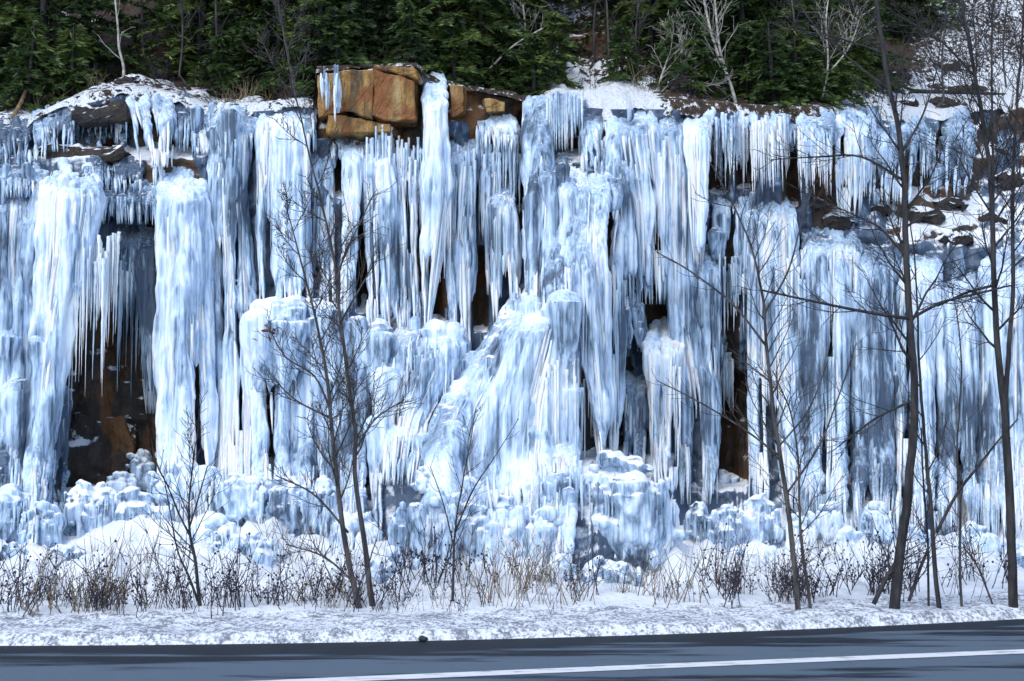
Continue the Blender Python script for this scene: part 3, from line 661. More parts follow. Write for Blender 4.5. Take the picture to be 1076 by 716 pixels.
mound("snow crusted rubble heap under the left part of the bare brown rock", 98, 535, 64, 66, .5, .55, 1.0, n=20)
mound("streaked fat ice drum with snowy crown in front of the bare brown rock", 143, 556, 74, 92, .75, .5, .9, n=16, ici=12, name="ice_mound")
mound("single upright ice knob at the lower edge of the bare brown rock", 88, 527, 14, 26, .5, .5, .6, False, n=5)
mound("round snowy boulder resting at the right of the bare brown rock", 146, 492, 34, 36, .3, .5, .85, False)
mound("lumpy icy stone below the round snowy boulder", 128, 510, 44, 28, .45, .5, .9, False)
mound("large flowing ice apron at the foot of the broad smooth column", 196, 520, 84, 76, .55, .72, .6, n=20, name="ice_mound")
mound("bulging ice foot right behind the small bare tree", 214, 570, 66, 60, .9, .68, .7, n=16)
mound("overhanging lip of snowy ice knobs right of the small bare tree", 258, 520, 62, 54, .6, .55, .7, n=14, ici=8)
mound("icy overhang with dark hollow beneath left of the twin stems", 300, 528, 56, 66, .65, .5, .7, n=14, ici=9)
mound("pair of drooping ice lobes just left of the twin stems", 338, 530, 44, 60, .6, .6, .7, n=10, ici=6)
mound("low snow covered ice tongue in front of the drooping lobes", 262, 578, 80, 40, 1.0, .7, .9, n=14)
mound("smooth ice foot behind the twin stems", 376, 566, 60, 60, .7, .66, .8, n=14)
mound("snow pillow low between the twin stems and the middle sapling", 408, 600, 60, 44, 1.1, .7, 1.0, n=10)
mound("slender standing ice figure left of the middle sapling", 420, 560, 22, 66, .8, .6, .5, n=8)
mound("snow capped ice ledge above the middle sapling", 452, 500, 44, 26, .75, .5, 1.0, False, n=10)
mound("grey fluted ice stump behind the middle sapling", 456, 552, 52, 84, .8, .5, .6, n=14, ici=12)
mound("cascade of small ice caps right of the middle sapling", 500, 570, 60, 84, .85, .6, .6, n=22, ici=12)
mound("ice tongue with white drips at the foot of the slanting ramp", 532, 560, 44, 90, .95, .66, .5, n=14, ici=8)
mound("broken ice lumps and snow in the hollow beside the big round dome", 572, 566, 52, 76, .7, .55, .7, n=18, ici=6)
mound("big round ice dome crusted with snow and hung with grassy streaks", 652, 534, 122, 112, .65, .5, .85, n=34, ici=26, name="ice_mound")
mound("coiled ring of snowy ice low in front of the big round dome", 588, 600, 40, 34, 1.0, .6, .9, n=9)
mound("row of low snow lumps in front of the big round dome", 640, 604, 70, 30, 1.0, .62, 1.0, n=14)
mound("frozen block with fluted sides right of the big round dome", 733, 556, 38, 66, .7, .48, .8, n=12, ici=8)
mound("square ice block capped with a smooth cushion of snow", 765, 556, 36, 56, .75, .42, .95, n=12, ici=8)
mound("snow bearing rock shelf at the bottom of the dark right recess", 764, 505, 46, 22, .25, .45, 1.0, False, n=10)
mound("jumble of white ice lumps right of the square ice block", 798, 548, 44, 60, .7, .62, .9, n=18)
mound("low snowy ice heap left of the slim leaning tree", 790, 590, 70, 44, 1.0, .66, 1.0, n=16)
mound("egg shaped white ice boulder behind the slim leaning tree", 842, 566, 34, 62, .8, .72, .9, n=8)
mound("slumped ice apron right of the slim leaning tree", 872, 550, 46, 44, .6, .62, .7, n=10)
mound("snow topped hump in the middle of the right snow slope", 894, 566, 36, 26, .8, .66, 1.0, False, n=8)
mound("ice fold at the wall foot left of the large dark tree", 918, 552, 40, 50, .6, .56, .6, n=10)
mound("small rounded ice hump right of the large dark tree", 962, 570, 34, 40, .7, .6, .8, n=8)
mound("glazed ice heap between the two right trees", 1026, 580, 50, 66, .8, .5, .6, n=14, ici=6)
mound("rounded snowy ice heap at the foot of the rightmost tree", 1062, 592, 44, 50, .8, .55, .8, n=12)
mound("dark stone half sunk in snow behind the slim leaning tree", 852, 588, 24, 14, 1.0, .12, .55, False, n=5)

# ------------------------------------------------------------------ rock blocks at the lip
def block(label, poly, Y, depth, mat=STAINED, bev=.018, name="rock_block", lean=.0):
    """angular block: photo outline given real depth, cracked faces and worn edges"""
    import bmesh
    g = np.random.default_rng(hash_(label)); bm = bmesh.new()
    P = [W(x, y, Y + lean * i) for i, (x, y) in enumerate(poly)]
    fr = [bm.verts.new(p) for p in P]; bk = [bm.verts.new(p + A(g.uniform(-.1, .1), depth, g.uniform(0, .15))) for p in P]
    bm.faces.new(fr); bm.faces.new(bk[::-1]); k = len(P)
    for i in range(k): bm.faces.new((fr[(i + 1) % k], fr[i], bk[i], bk[(i + 1) % k]))
    bmesh.ops.recalc_face_normals(bm, faces=bm.faces)
    bmesh.ops.bevel(bm, geom=bm.edges[:], offset=bev, segments=1 if bev < .04 else 2, affect='EDGES', profile=.6)
    bmesh.ops.triangulate(bm, faces=bm.faces)
    for _ in range(4): 
        e = [e for e in bm.edges if e.calc_length() > .12]
        if e: bmesh.ops.subdivide_edges(bm, edges=e, cuts=1)
        bmesh.ops.triangulate(bm, faces=bm.faces)
    V = np.array([v.co[:] for v in bm.verts]); bm.normal_update(); N = np.array([v.normal[:] for v in bm.verts])
    d = (.035 if mat in (STAINED, RUSTY) else .09) * np.round(3 * fbm(V, (3, 3, 1.6), 2, hash_(label) % 30)) / 3 + .02 * fbm(V, (7, 7, 6), 3, 3)
    V += N * d[:, None]
    for v, c in zip(bm.verts, V): v.co = c
    me = bpy.data.meshes.new(name); bm.to_mesh(me); bm.free()
    c = V.mean(0); c[2] = V[:, 2].min(); me.transform(__import__('mathutils').Matrix.Translation(-Vector(c)))
    o = obj(name, me, mat); o.location = c; tag(o, label, "rock block", "bare rock blocks on the cliff lip"); return o
block("large orange stained cube of rock on the cliff lip", [(392, 72), (437, 84), (437, 126), (404, 127), (392, 122)], 19.72, 1.2, RUSTY)
block("tan and rust streaked face of rock left of the orange cube", [(362, 74), (393, 72), (392, 126), (362, 116)], 19.75, 1.2)
block("pale streaked bare rock with white frozen drips at the left of the bare blocks", [(332, 78), (363, 75), (363, 117), (334, 124)], 19.82, 1.2)
block("flat brown slab jutting out beneath the orange cube", [(344, 120), (392, 128), (410, 130), (411, 139), (344, 140)], 19.8, 1.0)
block("yellowish flat capstone lying over the orange cube", [(392, 67), (436, 70), (441, 85), (420, 78), (396, 74)], 19.7, 1.0, bev=.03)
block("rust brown rock pillar right of the tallest white column", [(472, 88), (488, 89), (489, 118), (474, 122)], 20.05, 1.0, RUSTY)
block("small brown bare rock near the lip left of the central tower", [(508, 103), (532, 106), (532, 118), (510, 119)], 20.25, .9)
DARKR = rock_material("slope_rock", -.35, dark=.4); BLACKR = rock_material("black_wet_rock", -.6, dark=.45)
block("rounded grey boulder among the evergreens above the orange cube", [(402, 60), (412, 42), (428, 38), (444, 48), (448, 66), (404, 66)], 21.8, 1.0, DARKR, .25, "boulder")
block("brown ledge of bare rock on the snowy slope above the central tower", [(596, 34), (622, 30), (655, 33), (655, 54), (598, 56)], 23.0, 1.2, rock_material("brown_rock", .9), .08, "rock_ledge")
block("overhanging dark rock lip with a cap of snow at upper left", [(72, 122), (80, 110), (104, 106), (130, 108), (132, 126), (86, 130)], 20.0, .9, DARKR, .08, "rock_ledge")
block("long snow covered rock ledge across the upper left of the ice", [(14, 168), (34, 158), (78, 153), (128, 154), (130, 166), (92, 172), (40, 174)], 19.75, .9, DARKR, .06, "rock_ledge")
block("cracked dark stone with rust patches at the foot of the bare recess", [(70, 432), (98, 428), (104, 470), (98, 510), (70, 512)], 19.62, .6, ROCK, .06)
block("brown leaning slab in the middle of the bare recess", [(106, 438), (130, 436), (140, 470), (136, 505), (104, 508)], 19.68, .6, ROCK, .06)
g_ = np.random.default_rng(5)
RUB = ["stepped snowy rock at the right edge under the leaning trunks", "snow topped stone beside the thin rightmost trunk", "dark snow speckled stone right of the large dark tree's crown",
       "low snowy rock shelf below the greenish grey drape", "jagged snow dusted stone above the cyan white wall", "broken snowy rock behind the bent right tree", "snowy ledge stone left of the large dark tree",
       "rough snow specked rock above the blue streaked wall", "flat snowy stone on the ledge under the white drape", "small snow capped stone on the ledge under the icicle fan"]
for lab, (x, y, ww, hh) in zip(RUB, [(1048, 160, 44, 26), (1062, 190, 40, 26), (1000, 215, 52, 24), (975, 228, 60, 22), (1045, 232, 56, 30), (1010, 252, 50, 26), (925, 222, 46, 22), (880, 232, 54, 22), (860, 214, 36, 16), (786, 218, 50, 20)]):
    yv = float(cliff_Y(x, y, False)) - .25
    pts = [(x + ww * .36 * math.cos(a) * g_.uniform(.8, 1.1), y + hh * .4 * math.sin(a) * g_.uniform(.75, 1.1)) for a in np.linspace(0, 2 * math.pi, 7, endpoint=False)]
    block(lab, pts[::-1], yv, .8, DARKR, .09, "rock_ledge")

for lab, (x, s_, ww, hh) in {"long dark rock band crossing the snow at the top right corner": (1030, 1.7, 120, 16), "dark stone poking out of the snow above the long rock band": (1045, 2.6, 40, 16), "snow dusted stone under the thin evergreens at the top right": (985, 2.3, 34, 15),
        "half buried stone on the right snow slope below the long rock band": (1005, .8, 40, 14), "small dark stone on the right snow slope near the lip": (965, .5, 30, 12), "brown stone in the litter beneath the crooked birch": (118, .7, 26, 9), "mossy stone on the lip beside the bleached tangled shrub": (722, .5, 34, 16), "dark stone in the snow slope right of the brown ledge": (672, 1.4, 34, 14), "snowy stone above the squat evergreen shrub": (556, 1.3, 30, 14)}.items():
    b = hill_at(x, s_); x0, y0_ = proj(b); pts = [(x0 + ww / 2 * math.cos(a) * g_.uniform(.8, 1.1), y0_ - 2 + hh / 2 * math.sin(a) * g_.uniform(.75, 1.1)) for a in np.linspace(0, 2 * math.pi, 8, endpoint=False)]
    block(lab, pts[::-1], b[1] - .15, .8, DARKR, .07, "rock_ledge")

# ------------------------------------------------------------------ bare trees along the verge
def limb_path(p, d, L, g, n=8, up=.25, wob=.12):
    P = [np.array(p)]; d = np.array(d) / np.linalg.norm(d)
    for i in range(n - 1):
        d = d + A(g.normal() * wob, g.normal() * wob, g.normal() * wob + up / n); d /= np.linalg.norm(d); P.append(P[-1] + d * L / (n - 1))
    return np.array(P)
def twigs(mb, P, r, g, L, lev, dens, spread=1.0):
    n = len(P); acc = np.linspace(.15, .97, max(1, int(dens * 1.4)))
    for f in acc:
        k = min(n - 2, int(f * (n - 1))); fr = f * (n - 1) - k; p = P[k] + (P[k + 1] - P[k]) * fr; T = P[k + 1] - P[k]; T /= np.linalg.norm(T) + 1e-9
        a = A(g.normal(), g.normal() * .8, g.normal() * .4); a -= T * a.dot(T); a /= np.linalg.norm(a) + 1e-9
        d = T * g.uniform(.6, 1.1) + a * g.uniform(.6, 1.0) * spread
        l = L * g.uniform(.5, 1.1) * (1.15 - .6 * f); Q = limb_path(p, d, l, g, 7, .45, .09)
        rr = max(.0033, r * (1 - .6 * f) * .42)
        mb.limb(Q, np.linspace(rr, .0026, len(Q)), 4 if lev else 3)
        if lev: twigs(mb, Q, rr, g, l * .55, lev - 1, dens * .42, spread)
def spline(w_, n):
    w_ = np.array(w_, float); t = np.linspace(0, 1, len(w_)); tt = np.linspace(0, 1, n)
    out = []
    for c in range(w_.shape[1]):
        m = np.gradient(w_[:, c], t); k = np.clip(np.searchsorted(t, tt) - 1, 0, len(t) - 2); h = t[k + 1] - t[k]; s = (tt - t[k]) / h
        out.append((2*s**3-3*s**2+1)*w_[k, c] + (s**3-2*s**2+s)*h*m[k] + (-2*s**3+3*s**2)*w_[k+1, c] + (s**3-s**2)*h*m[k+1])
    return np.stack(out, -1)
def bare_tree(label, Y, stems, limbs=(), dens=16, L=.9, mat=BARK, lev=2, name="bare_tree", start=.2, spread=1.0):
    """stems and limbs: lists of (px, py, half width px, depth shift m) from the base up"""
    g = np.random.default_rng(hash_(label)); b = W(stems[0][0][0], stems[0][0][1], Y)
    bz = float(ground_z(np.array([b[0]]), np.array([Y]))[0])
    root = empty(name, (b[0], b[1], bz)); o0 = np.array([b[0], b[1], bz])
    cr = MB()
    for st in stems:
        q = np.array([[*W(x, y, Y + (d[0] if d else 0)), max(rp * .85, .4) * Y / F] for x, y, rp, *d in st])
        if st is stems[0] or st[0][1] > 600: q[0, 2] = bz - .12
        q = spline(q, max(14, len(q) * 8)); P, R = q[:, :3], q[:, 3]
        P[1:-1] += .012 * np.stack([fbm(P[1:-1], 2.5, 2, s) for s in (1, 2, 3)], -1)
        mb = MB(); mb.limb(P - o0, R, 9); obj("trunk", mb.mesh("trunk"), mat, root)
        k0 = int(start * len(P)); twigs(cr, P[k0:] - o0, R[k0], g, L, lev, dens, spread)
    for st in limbs:
        q = np.array([[*W(x, y, Y + (d[0] if d else 0)), max(rp, .35) * Y / F] for x, y, rp, *d in st])
        q = spline(q, 16); mb = MB(); mb.limb(q[:, :3] - o0, q[:, 3], 6); obj("limb", mb.mesh("limb"), mat, root)
        twigs(cr, q[3:, :3] - o0, q[3, 3], g, L * .6, max(0, lev - 1), dens * .5, spread)
    obj("crown", cr.mesh("crown"), mat, root)
    tag(root, label, "tree"); return root
bare_tree("small bare sapling with upswept twigs at the left of the verge", 14.3, [[(210, 655, 2.6), (209, 625, 2.2), (205, 590, 2), (199, 560, 1.6), (199, 520, 1.1), (204, 480, .8), (209, 430, .5)]],
    [[(208, 632, 1.6), (198, 605, 1.2), (187, 580, .9), (180, 545, .7), (172, 500, .5)], [(199, 562, 1.2), (188, 540, 1), (178, 515, .8), (166, 490, .6), (160, 470, .4)], [(199, 555, 1), (208, 525, .8), (218, 490, .6)]], dens=12, L=.7, lev=1, mat=BARK2)
bare_tree("twin stemmed young tree left of centre with fine spreading twigs", 14.6,
    [[(380, 651, 4.2), (371, 610, 3.6), (361, 560, 3.2), (354, 500, 2.8), (348, 440, 2.4), (342, 385, 2), (328, 320, 1.5), (312, 260, 1), (300, 215, .5)],
     [(394, 650, 4.2, .1), (388, 610, 3.6, .1), (382, 560, 3.2, .1), (375, 510, 2.9, .1), (373, 455, 2.6, .1), (366, 400, 2.3, .1), (357, 335, 2, .1), (352, 280, 1.7, .1), (340, 220, 1.4, .1), (325, 160, 1.1, .1), (308, 90, .9, .1), (292, 5, .7, .1)]],
    [[(352, 300, 1.2), (363, 265, 1), (378, 235, .7), (392, 205, .5)], [(347, 430, 1.2), (330, 395, 1), (300, 375, .8), (280, 340, .5)], [(375, 470, 1.2), (395, 440, .9), (425, 420, .6)], [(370, 610, 1.2), (340, 585, .9), (300, 572, .6)], [(366, 560, 1.3), (330, 520, 1), (290, 500, .6)],
     [(357, 340, 1.2), (380, 300, .8), (400, 265, .5)], [(348, 440, 1.2), (310, 420, .8), (285, 395, .5)]], dens=17, L=.85, lev=2)
bare_tree("slender middle sapling forked like a narrow V", 14.9, [[(475, 645, 2), (476, 600, 1.6), (478, 555, 1.2), (486, 510, .9), (493, 470, .6), (500, 430, .4)]], [[(478, 560, 1), (497, 515, .8), (520, 480, .5), (545, 440, .3)], [(478, 580, .9), (466, 530, .6), (452, 490, .4)]], dens=8, L=.5, lev=1, mat=BARK2)
bare_tree("slim leaning tree with a thin second stem right of centre", 14.6,
    [[(840, 638, 3.6), (834, 590, 3.3), (827, 530, 3), (820, 480, 2.7), (812, 420, 2.4), (806, 370, 2), (801, 310, 1.6), (790, 260, 1.2), (770, 215, .9), (745, 170, .6)],
     [(853, 638, 2.2, .1), (845, 590, 2, .1), (840, 540, 1.6, .1), (838, 480, 1.3, .1), (830, 430, 1, .1), (812, 390, .7, .1)]],
    [[(806, 365, 1.4), (770, 320, 1.1), (725, 285, .9), (690, 265, .6)], [(803, 330, 1.3), (828, 285, 1), (842, 235, .8), (856, 190, .5)], [(820, 480, 1.3), (780, 450, 1), (730, 420, .8), (690, 400, .5)], [(826, 520, 1.2), (860, 470, 1), (880, 420, .8), (900, 360, .5)], [(818, 470, 1), (850, 430, .9), (870, 380, .6)]], dens=15, L=.8, lev=1)
bare_tree("large dark tree with a thick slanting trunk on the right of the verge", 14.8,
    [[(938, 636, 7), (944, 590, 6.2), (952, 530, 5.6), (959, 470, 5.2), (961, 410, 4.8), (956, 340, 4.4), (952, 270, 4), (950, 200, 3.5), (943, 130, 3.2), (928, 60, 2.8), (920, 0, 2.5), (914, -60, 2)]],
    [[(955, 335, 2, -.2), (910, 328, 1.6, -.3), (860, 318, 1.3, -.3), (800, 305, 1, -.3)], [(957, 335, 1.8), (990, 318, 1.5), (1030, 308, 1.2), (1062, 300, .8)], [(950, 190, 1.6), (905, 165, 1.2), (860, 165, .9), (810, 168, .5)], [(935, 95, 1.4), (890, 60, 1.1), (850, 20, .8), (830, -20, .5)],
     [(948, 160, 1.4), (970, 120, 1), (985, 70, .7), (990, 20, .5)], [(940, 60, 1.2), (880, 40, 1), (820, 30, .6)], [(952, 270, 1.5), (925, 240, 1.1), (895, 225, .8), (850, 205, .5)], [(961, 420, 1.5), (920, 440, 1.1), (880, 470, .7)],
     [(918, 635, 2.5), (930, 610, 2.6), (942, 590, 2.4), (949, 570, 2)]], dens=17, L=1.1, lev=2, mat=BARK2, start=.3)
bare_tree("thin straight dark tree close on the right of the large dark tree", 14.9, [[(987, 634, 3.2), (983, 590, 2.8), (978, 530, 2.5), (973, 470, 2.1), (967, 400, 1.7), (964, 330, 1.3), (960, 260, .9), (948, 180, .6)], [(976, 634, 1.6, .15), (975, 580, 1.4, .15), (972, 520, 1.2, .15), (968, 450, .9, .15)]],
    [[(955, 632, 1.8), (966, 600, 1.8), (976, 575, 1.5)], [(984, 560, 1.8), (1005, 520, 1.6), (1028, 490, 1.4), (1050, 462, 1), (1070, 440, .6)]], dens=9, L=.7, lev=1, mat=BARK2)
bare_tree("pale thin tree with a whip like stem between the right trees", 15.2, [[(1010, 630, 1.8), (1009, 580, 1.6), (1008, 520, 1.4), (1006, 460, 1.2), (1010, 380, .9), (1000, 300, .6)], [(1046, 626, 1.2), (1030, 600, 1.2), (1012, 575, 1)]], dens=9, L=.6, lev=1)
bare_tree("thick rightmost tree forking into two tall stems", 14.9,
    [[(1064, 628, 6), (1062, 580, 5.6), (1060, 500, 5.2), (1056, 430, 4.8), (1049, 370, 4), (1044, 300, 3.5), (1042, 220, 3.1), (1036, 150, 2.8), (1024, 80, 2.4), (1012, 10, 2.1), (1006, -50, 1.7)],
     [(1057, 430, 3.4), (1060, 370, 3), (1064, 310, 2.7), (1064, 230, 2.3), (1066, 150, 2), (1072, 70, 1.6), (1076, 0, 1.3)], [(1046, 330, 2.2), (1044, 260, 1.9), (1043, 170, 1.6), (1042, 90, 1.4), (1044, 0, 1.1)]],
    [[(1044, 300, 1.6), (1015, 308, 1.3), (985, 322, .9)], [(1024, 80, 1.3), (985, 40, 1), (950, 20, .7), (920, 0, .5)], [(1042, 225, 1.2), (1020, 190, .9), (1000, 150, .6)]], dens=15, L=1.0, lev=2, mat=BARK2, start=.3)
# saplings rooted on the lip of the cliff
def lip_tree(label, s, stems, mat=BIRCH, dens=8, L=.7, lev=1, name="bare_sapling"):
    g = np.random.default_rng(hash_(label)); b = hill_at(stems[0][0][0], s); Y = b[1]
    root = empty(name, b); cr = MB()
    for st in stems:
        q = np.array([[*W(x, y, Y + (d[0] if d else 0)), rp * Y / F] for x, y, rp, *d in st]); q = spline(q, 18)
        q[0, :3] = b - A(0, 0, .15) if st is stems[0] else q[0, :3]
        mb = MB(); mb.limb(q[:, :3] - b, q[:, 3], 6); obj("trunk", mb.mesh("trunk"), mat, root)
        twigs(cr, q[4:, :3] - b, q[4, 3], g, L, lev, dens)
    obj("crown", cr.mesh("crown"), mat, root); tag(root, label, "sapling"); return root
lip_tree("crooked white birch stem on the snowy slope at upper left", 1.0, [[(128, 92, 1.8), (130, 72, 1.6), (125, 50, 1.4), (124, 30, 1.2), (120, -10, 1)]], dens=4, L=.5)
lip_tree("thicket of pale shoots on the lip just left of the orange rock", .6, [[(312, 98, 1.2), (304, 60, 1), (296, 20, .8), (290, -10, .6)], [(316, 100, 1), (322, 60, .8), (326, 20, .5)], [(306, 102, 1), (288, 70, .8), (274, 40, .5)], [(314, 98, .9), (330, 70, .7), (338, 40, .4)]], BARK, 10, .6)
lip_tree("pale grey leaning stem above the rust brown pillar", .7, [[(497, 90, 1.6), (515, 72, 1.3), (540, 48, 1.1), (570, 30, .8)]], BIRCH, 4, .5)
lip_tree("bleached tangled shrub on the lip right of the central tower", .4, [[(690, 112, 1.8), (694, 85, 1.4), (703, 58, 1), (708, 30, .7)], [(688, 112, 1.4), (712, 90, 1.1), (740, 88, .8), (756, 90, .5)], [(692, 100, 1.3), (715, 75, 1), (722, 50, .7)]], BIRCH, 9, .6)
lip_tree("tall pale tree with twin stems leaning off the lip right of centre", .25, [[(774, 112, 2), (768, 90, 1.9), (757, 65, 1.7), (746, 30, 1.5), (738, -10, 1.2)], [(766, 85, 1.6), (756, 50, 1.4), (752, 10, 1.2), (748, -20, 1)], [(758, 68, 1.2), (730, 50, .9), (705, 35, .6)]], BIRCH, 9, .8)
lip_tree("thin pale arching sapling left of the large dark tree's top", .8, [[(858, 108, 1.6), (846, 80, 1.3), (838, 45, 1.1), (832, 0, .9)], [(852, 95, 1), (872, 60, .8), (886, 30, .5)]], BARK, 9, .9)
lip_tree("spindly trunk among the evergreens at the upper left", 2.2, [[(152, 78, 1.8), (150, 40, 1.6), (148, -20, 1.4)]], BARK, 6, .5)
lip_tree("straight dark stem in the evergreens left of the pale shoots", 1.6, [[(229, 82, 1.8), (228, 40, 1.6), (226, -20, 1.4)]], BARK2, 6, .5)
lip_tree("slender grey stem on the snow slope above the brown ledge", 2.4, [[(640, 62, 1.6), (639, 30, 1.4), (636, -20, 1.2)]], BARK, 5, .5)
lip_tree("second thin grey stem beside the brown ledge on the snow slope", 2.2, [[(625, 66, 1.3), (624, 30, 1.2), (628, -20, 1)]], BARK2, 5, .5)
for lab, s_, st, mt in [("thin pale stem leaning out of the evergreens at the far upper left", 1.5, [[(62, 95, 1.3), (58, 50, 1.1), (52, -10, .9)]], BARK),
    ("slim pale stem between the crooked birch and the pale shoots", 1.3, [[(188, 84, 1.3), (192, 40, 1.1), (190, -10, .9)]], BARK), ("thick brown trunk on the slope above the tallest white column", 1.6, [[(476, 70, 5), (474, 30, 4.6), (474, -20, 4.2)]], bark_material("brown_bark", (.05, .035, .02), (.16, .11, .06))),
    ("pale curved stem right of the thick brown trunk", 1.2, [[(545, 80, 1.2), (552, 40, 1), (548, -10, .8)]], BIRCH), ("bent grey stem behind the bleached tangled shrub", 1.0, [[(676, 92, 1.3), (668, 50, 1.1), (672, -10, .9)]], BARK),
    ("pale forked sapling on the lip above the bright icicle bell", .6, [[(862, 112, 1.3), (870, 70, 1.1), (868, 20, .9), (874, -20, .7)], [(868, 80, .9), (892, 50, .7), (905, 15, .5)]], BIRCH), ("wispy sapling on the right snow slope beside the long rock band", .8, [[(992, 112, 1.3), (990, 60, 1.1), (996, 0, .8)], [(990, 90, .8), (974, 50, .6), (960, 10, .4)]], BARK),
    ("thin upright sapling at the right end of the snow slope", 1.0, [[(1058, 100, 1.2), (1054, 50, 1), (1060, -10, .7)]], BARK), ("leggy sapling among the dark stones at the upper right", .5, [[(1018, 118, 1.1), (1026, 70, .9), (1022, 10, .6)]], BARK2)]:
    lip_tree(lab, s_, st, mt, 10, .7)
def log(label, a, b, s0, s1, rp, mat):
    pa, pb = hill_at(a[0], s0), hill_at(b[0], s1); Y = (pa[1] + pb[1]) / 2
    P = np.array([W(a[0], a[1], pa[1] - .1), W((a[0] + b[0]) / 2 + 2, (a[1] + b[1]) / 2 - 1, Y - .1), W(b[0], b[1], pb[1] - .1)]); P = spline(P, 12); c = P.mean(0)
    mb = MB(); mb.limb(P - c, np.linspace(rp, rp * .6, 12) * Y / F, 8); o = obj("fallen_branch", mb.mesh("fallen_branch"), mat); o.location = c
    tag(o, label, "fallen branch")
log("broken brown branch stuck in the snow at the far upper left", (12, 126), (28, 92), .15, .6, 2.6, bark_material("brown_wood", (.1, .06, .03), (.25, .17, .09)))
log("dark fallen pole lying over the snow at the upper right", (958, 96), (1090, 102), 2.0, .9, 2.4, BARK2)

# reddish dead leaves still clinging to a twig tip of the twin stemmed tree
_t = [o for o in COL.objects if o.get("label", "").startswith("twin stemmed")][0]; gl = np.random.default_rng(3); mb = MB()
for k in range(9):
    c = W(281, 350, 14.6) + gl.normal(0, .05, 3) * A(1, 1, 1.4); a = gl.normal(0, .022, 3); b_ = gl.normal(0, .014, 3); q = np.stack([c - a, c + b_ + a * .2, c + a, c - b_ + a * .2 + A(0, .01, .01)])
    mb.add(np.concatenate([q, q + A(0, .004, 0)]), [[0, 1, 2, 3], [7, 6, 5, 4], [0, 4, 5, 1], [1, 5, 6, 2], [2, 6, 7, 3], [3, 7, 4, 0]])
me = mb.mesh("dead_leaves", False); me.transform(__import__('mathutils').Matrix.Translation(-_t.location)); obj("dead_leaves", me, bark_material("dead_leaf", (.06, .015, .008), (.16, .05, .02)), _t)

# ------------------------------------------------------------------ conifers above the cliff
def conifer_mesh(seed, H, base, nb, wid):
    g = np.random.default_rng(seed); cr = MB(); Q = []
    for i in range(nb):
        f = (i + g.random()) / nb; z = base + (H - base) * f ** 1.1; L = wid * (1 - f) ** .8 * g.uniform(.65, 1.1) + .15
        a = g.uniform(0, 6.28); d = A(math.cos(a), math.sin(a), g.uniform(-.25, .1)); n = 6; t = np.linspace(0, 1, n)
        P = A(0, 0, z) + t[:, None] * d * L; P[:, 2] -= .28 * L * t ** 1.6
        cr.limb(P, np.linspace(.016, .004, n) * (1.2 - f * .6), 4)
        m = int(16 + 50 * L); side = np.cross(d, A(0, 0, 1)); side /= np.linalg.norm(side)
        tt = g.uniform(.08, 1, m); c = A(0, 0, z) + tt[:, None] * d * L; c[:, 2] -= .28 * L * tt ** 1.6
        sg = np.where(g.random(m) < .5, -1, 1)[:, None]
        dirv = side * sg * g.uniform(.5, 1.1, (m, 1)) + d * g.uniform(.3, .9, (m, 1)) + g.normal(0, .22, (m, 3)); dirv[:, 2] -= .15
        dirv /= np.linalg.norm(dirv, axis=1)[:, None]; ln = g.uniform(.10, .26, (m, 1)) * (1.2 - .6 * tt[:, None])
        for roll in (0, 1):
            up = A(0, 0, 1) + g.normal(0, .35, (m, 3)); wv = np.cross(dirv, up); wv /= np.linalg.norm(wv, axis=1)[:, None]
            if roll: wv = np.cross(dirv, wv)
            hw = g.uniform(.014, .03, (m, 1)) * (1 if not roll else .7)
            Q.append(np.stack([c, c + dirv * ln * .45 + wv * hw, c + dirv * ln, c + dirv * ln * .45 - wv * hw], 1))
    Q = np.concatenate(Q); k = len(Q); fo = MB(); fo.add(Q.reshape(-1, 3), np.arange(k * 4).reshape(k, 4))
    tr = MB(); tr.limb(np.array([[0, 0, -.3], [.02, 0, H * .5], [0, .02, H]]), A(.07, .05, .008) * (.6 + H / 9), 8)
    return tr.mesh("trunk"), cr.mesh("boughs"), fo.mesh("crown", False)
CON = [conifer_mesh(1, 6.5, .1, 120, 1.5), conifer_mesh(2, 5.2, .05, 110, 1.25), conifer_mesh(3, 3.2, .02, 80, .95), conifer_mesh(4, 1.5, .02, 46, .6)]
for t in CON: t[0].materials.append(BARK2); t[1].materials.append(BARK2); t[2].materials.append(NEEDLES)
def conifer(px, s, k, sc, label, group="evergreens on the slope above the cliff"):
    g = np.random.default_rng(abs(int(px * 13 + s * 100))); b = hill_at(px, s)
    r = empty("evergreen_tree" if k < 3 else "evergreen_shrub", b); r.scale = (sc,) * 3; r.rotation_euler = (g.normal() * .05, g.normal() * .05, g.uniform(0, 6.28))
    for nm, me in zip(("trunk", "boughs", "crown"), CON[k]): obj(nm, me, None, r)
    tag(r, label, "evergreen tree" if k < 3 else "evergreen shrub", group)
def wh(px):
    for a, b in ((60, "far left corner"), (118, "left of the crooked birch"), (215, "right of the crooked birch"), (300, "left of the pale shoots"), (400, "above the orange rock"), (470, "above the tallest white column"), (560, "right of the tallest white column"), (700, "behind the snow slope above the central tower"),
                 (775, "behind the tall pale twin stems"), (860, "right of the tall pale twin stems"), (940, "behind the large dark tree's top")):
        if px < a: return b
    return "at the right end"
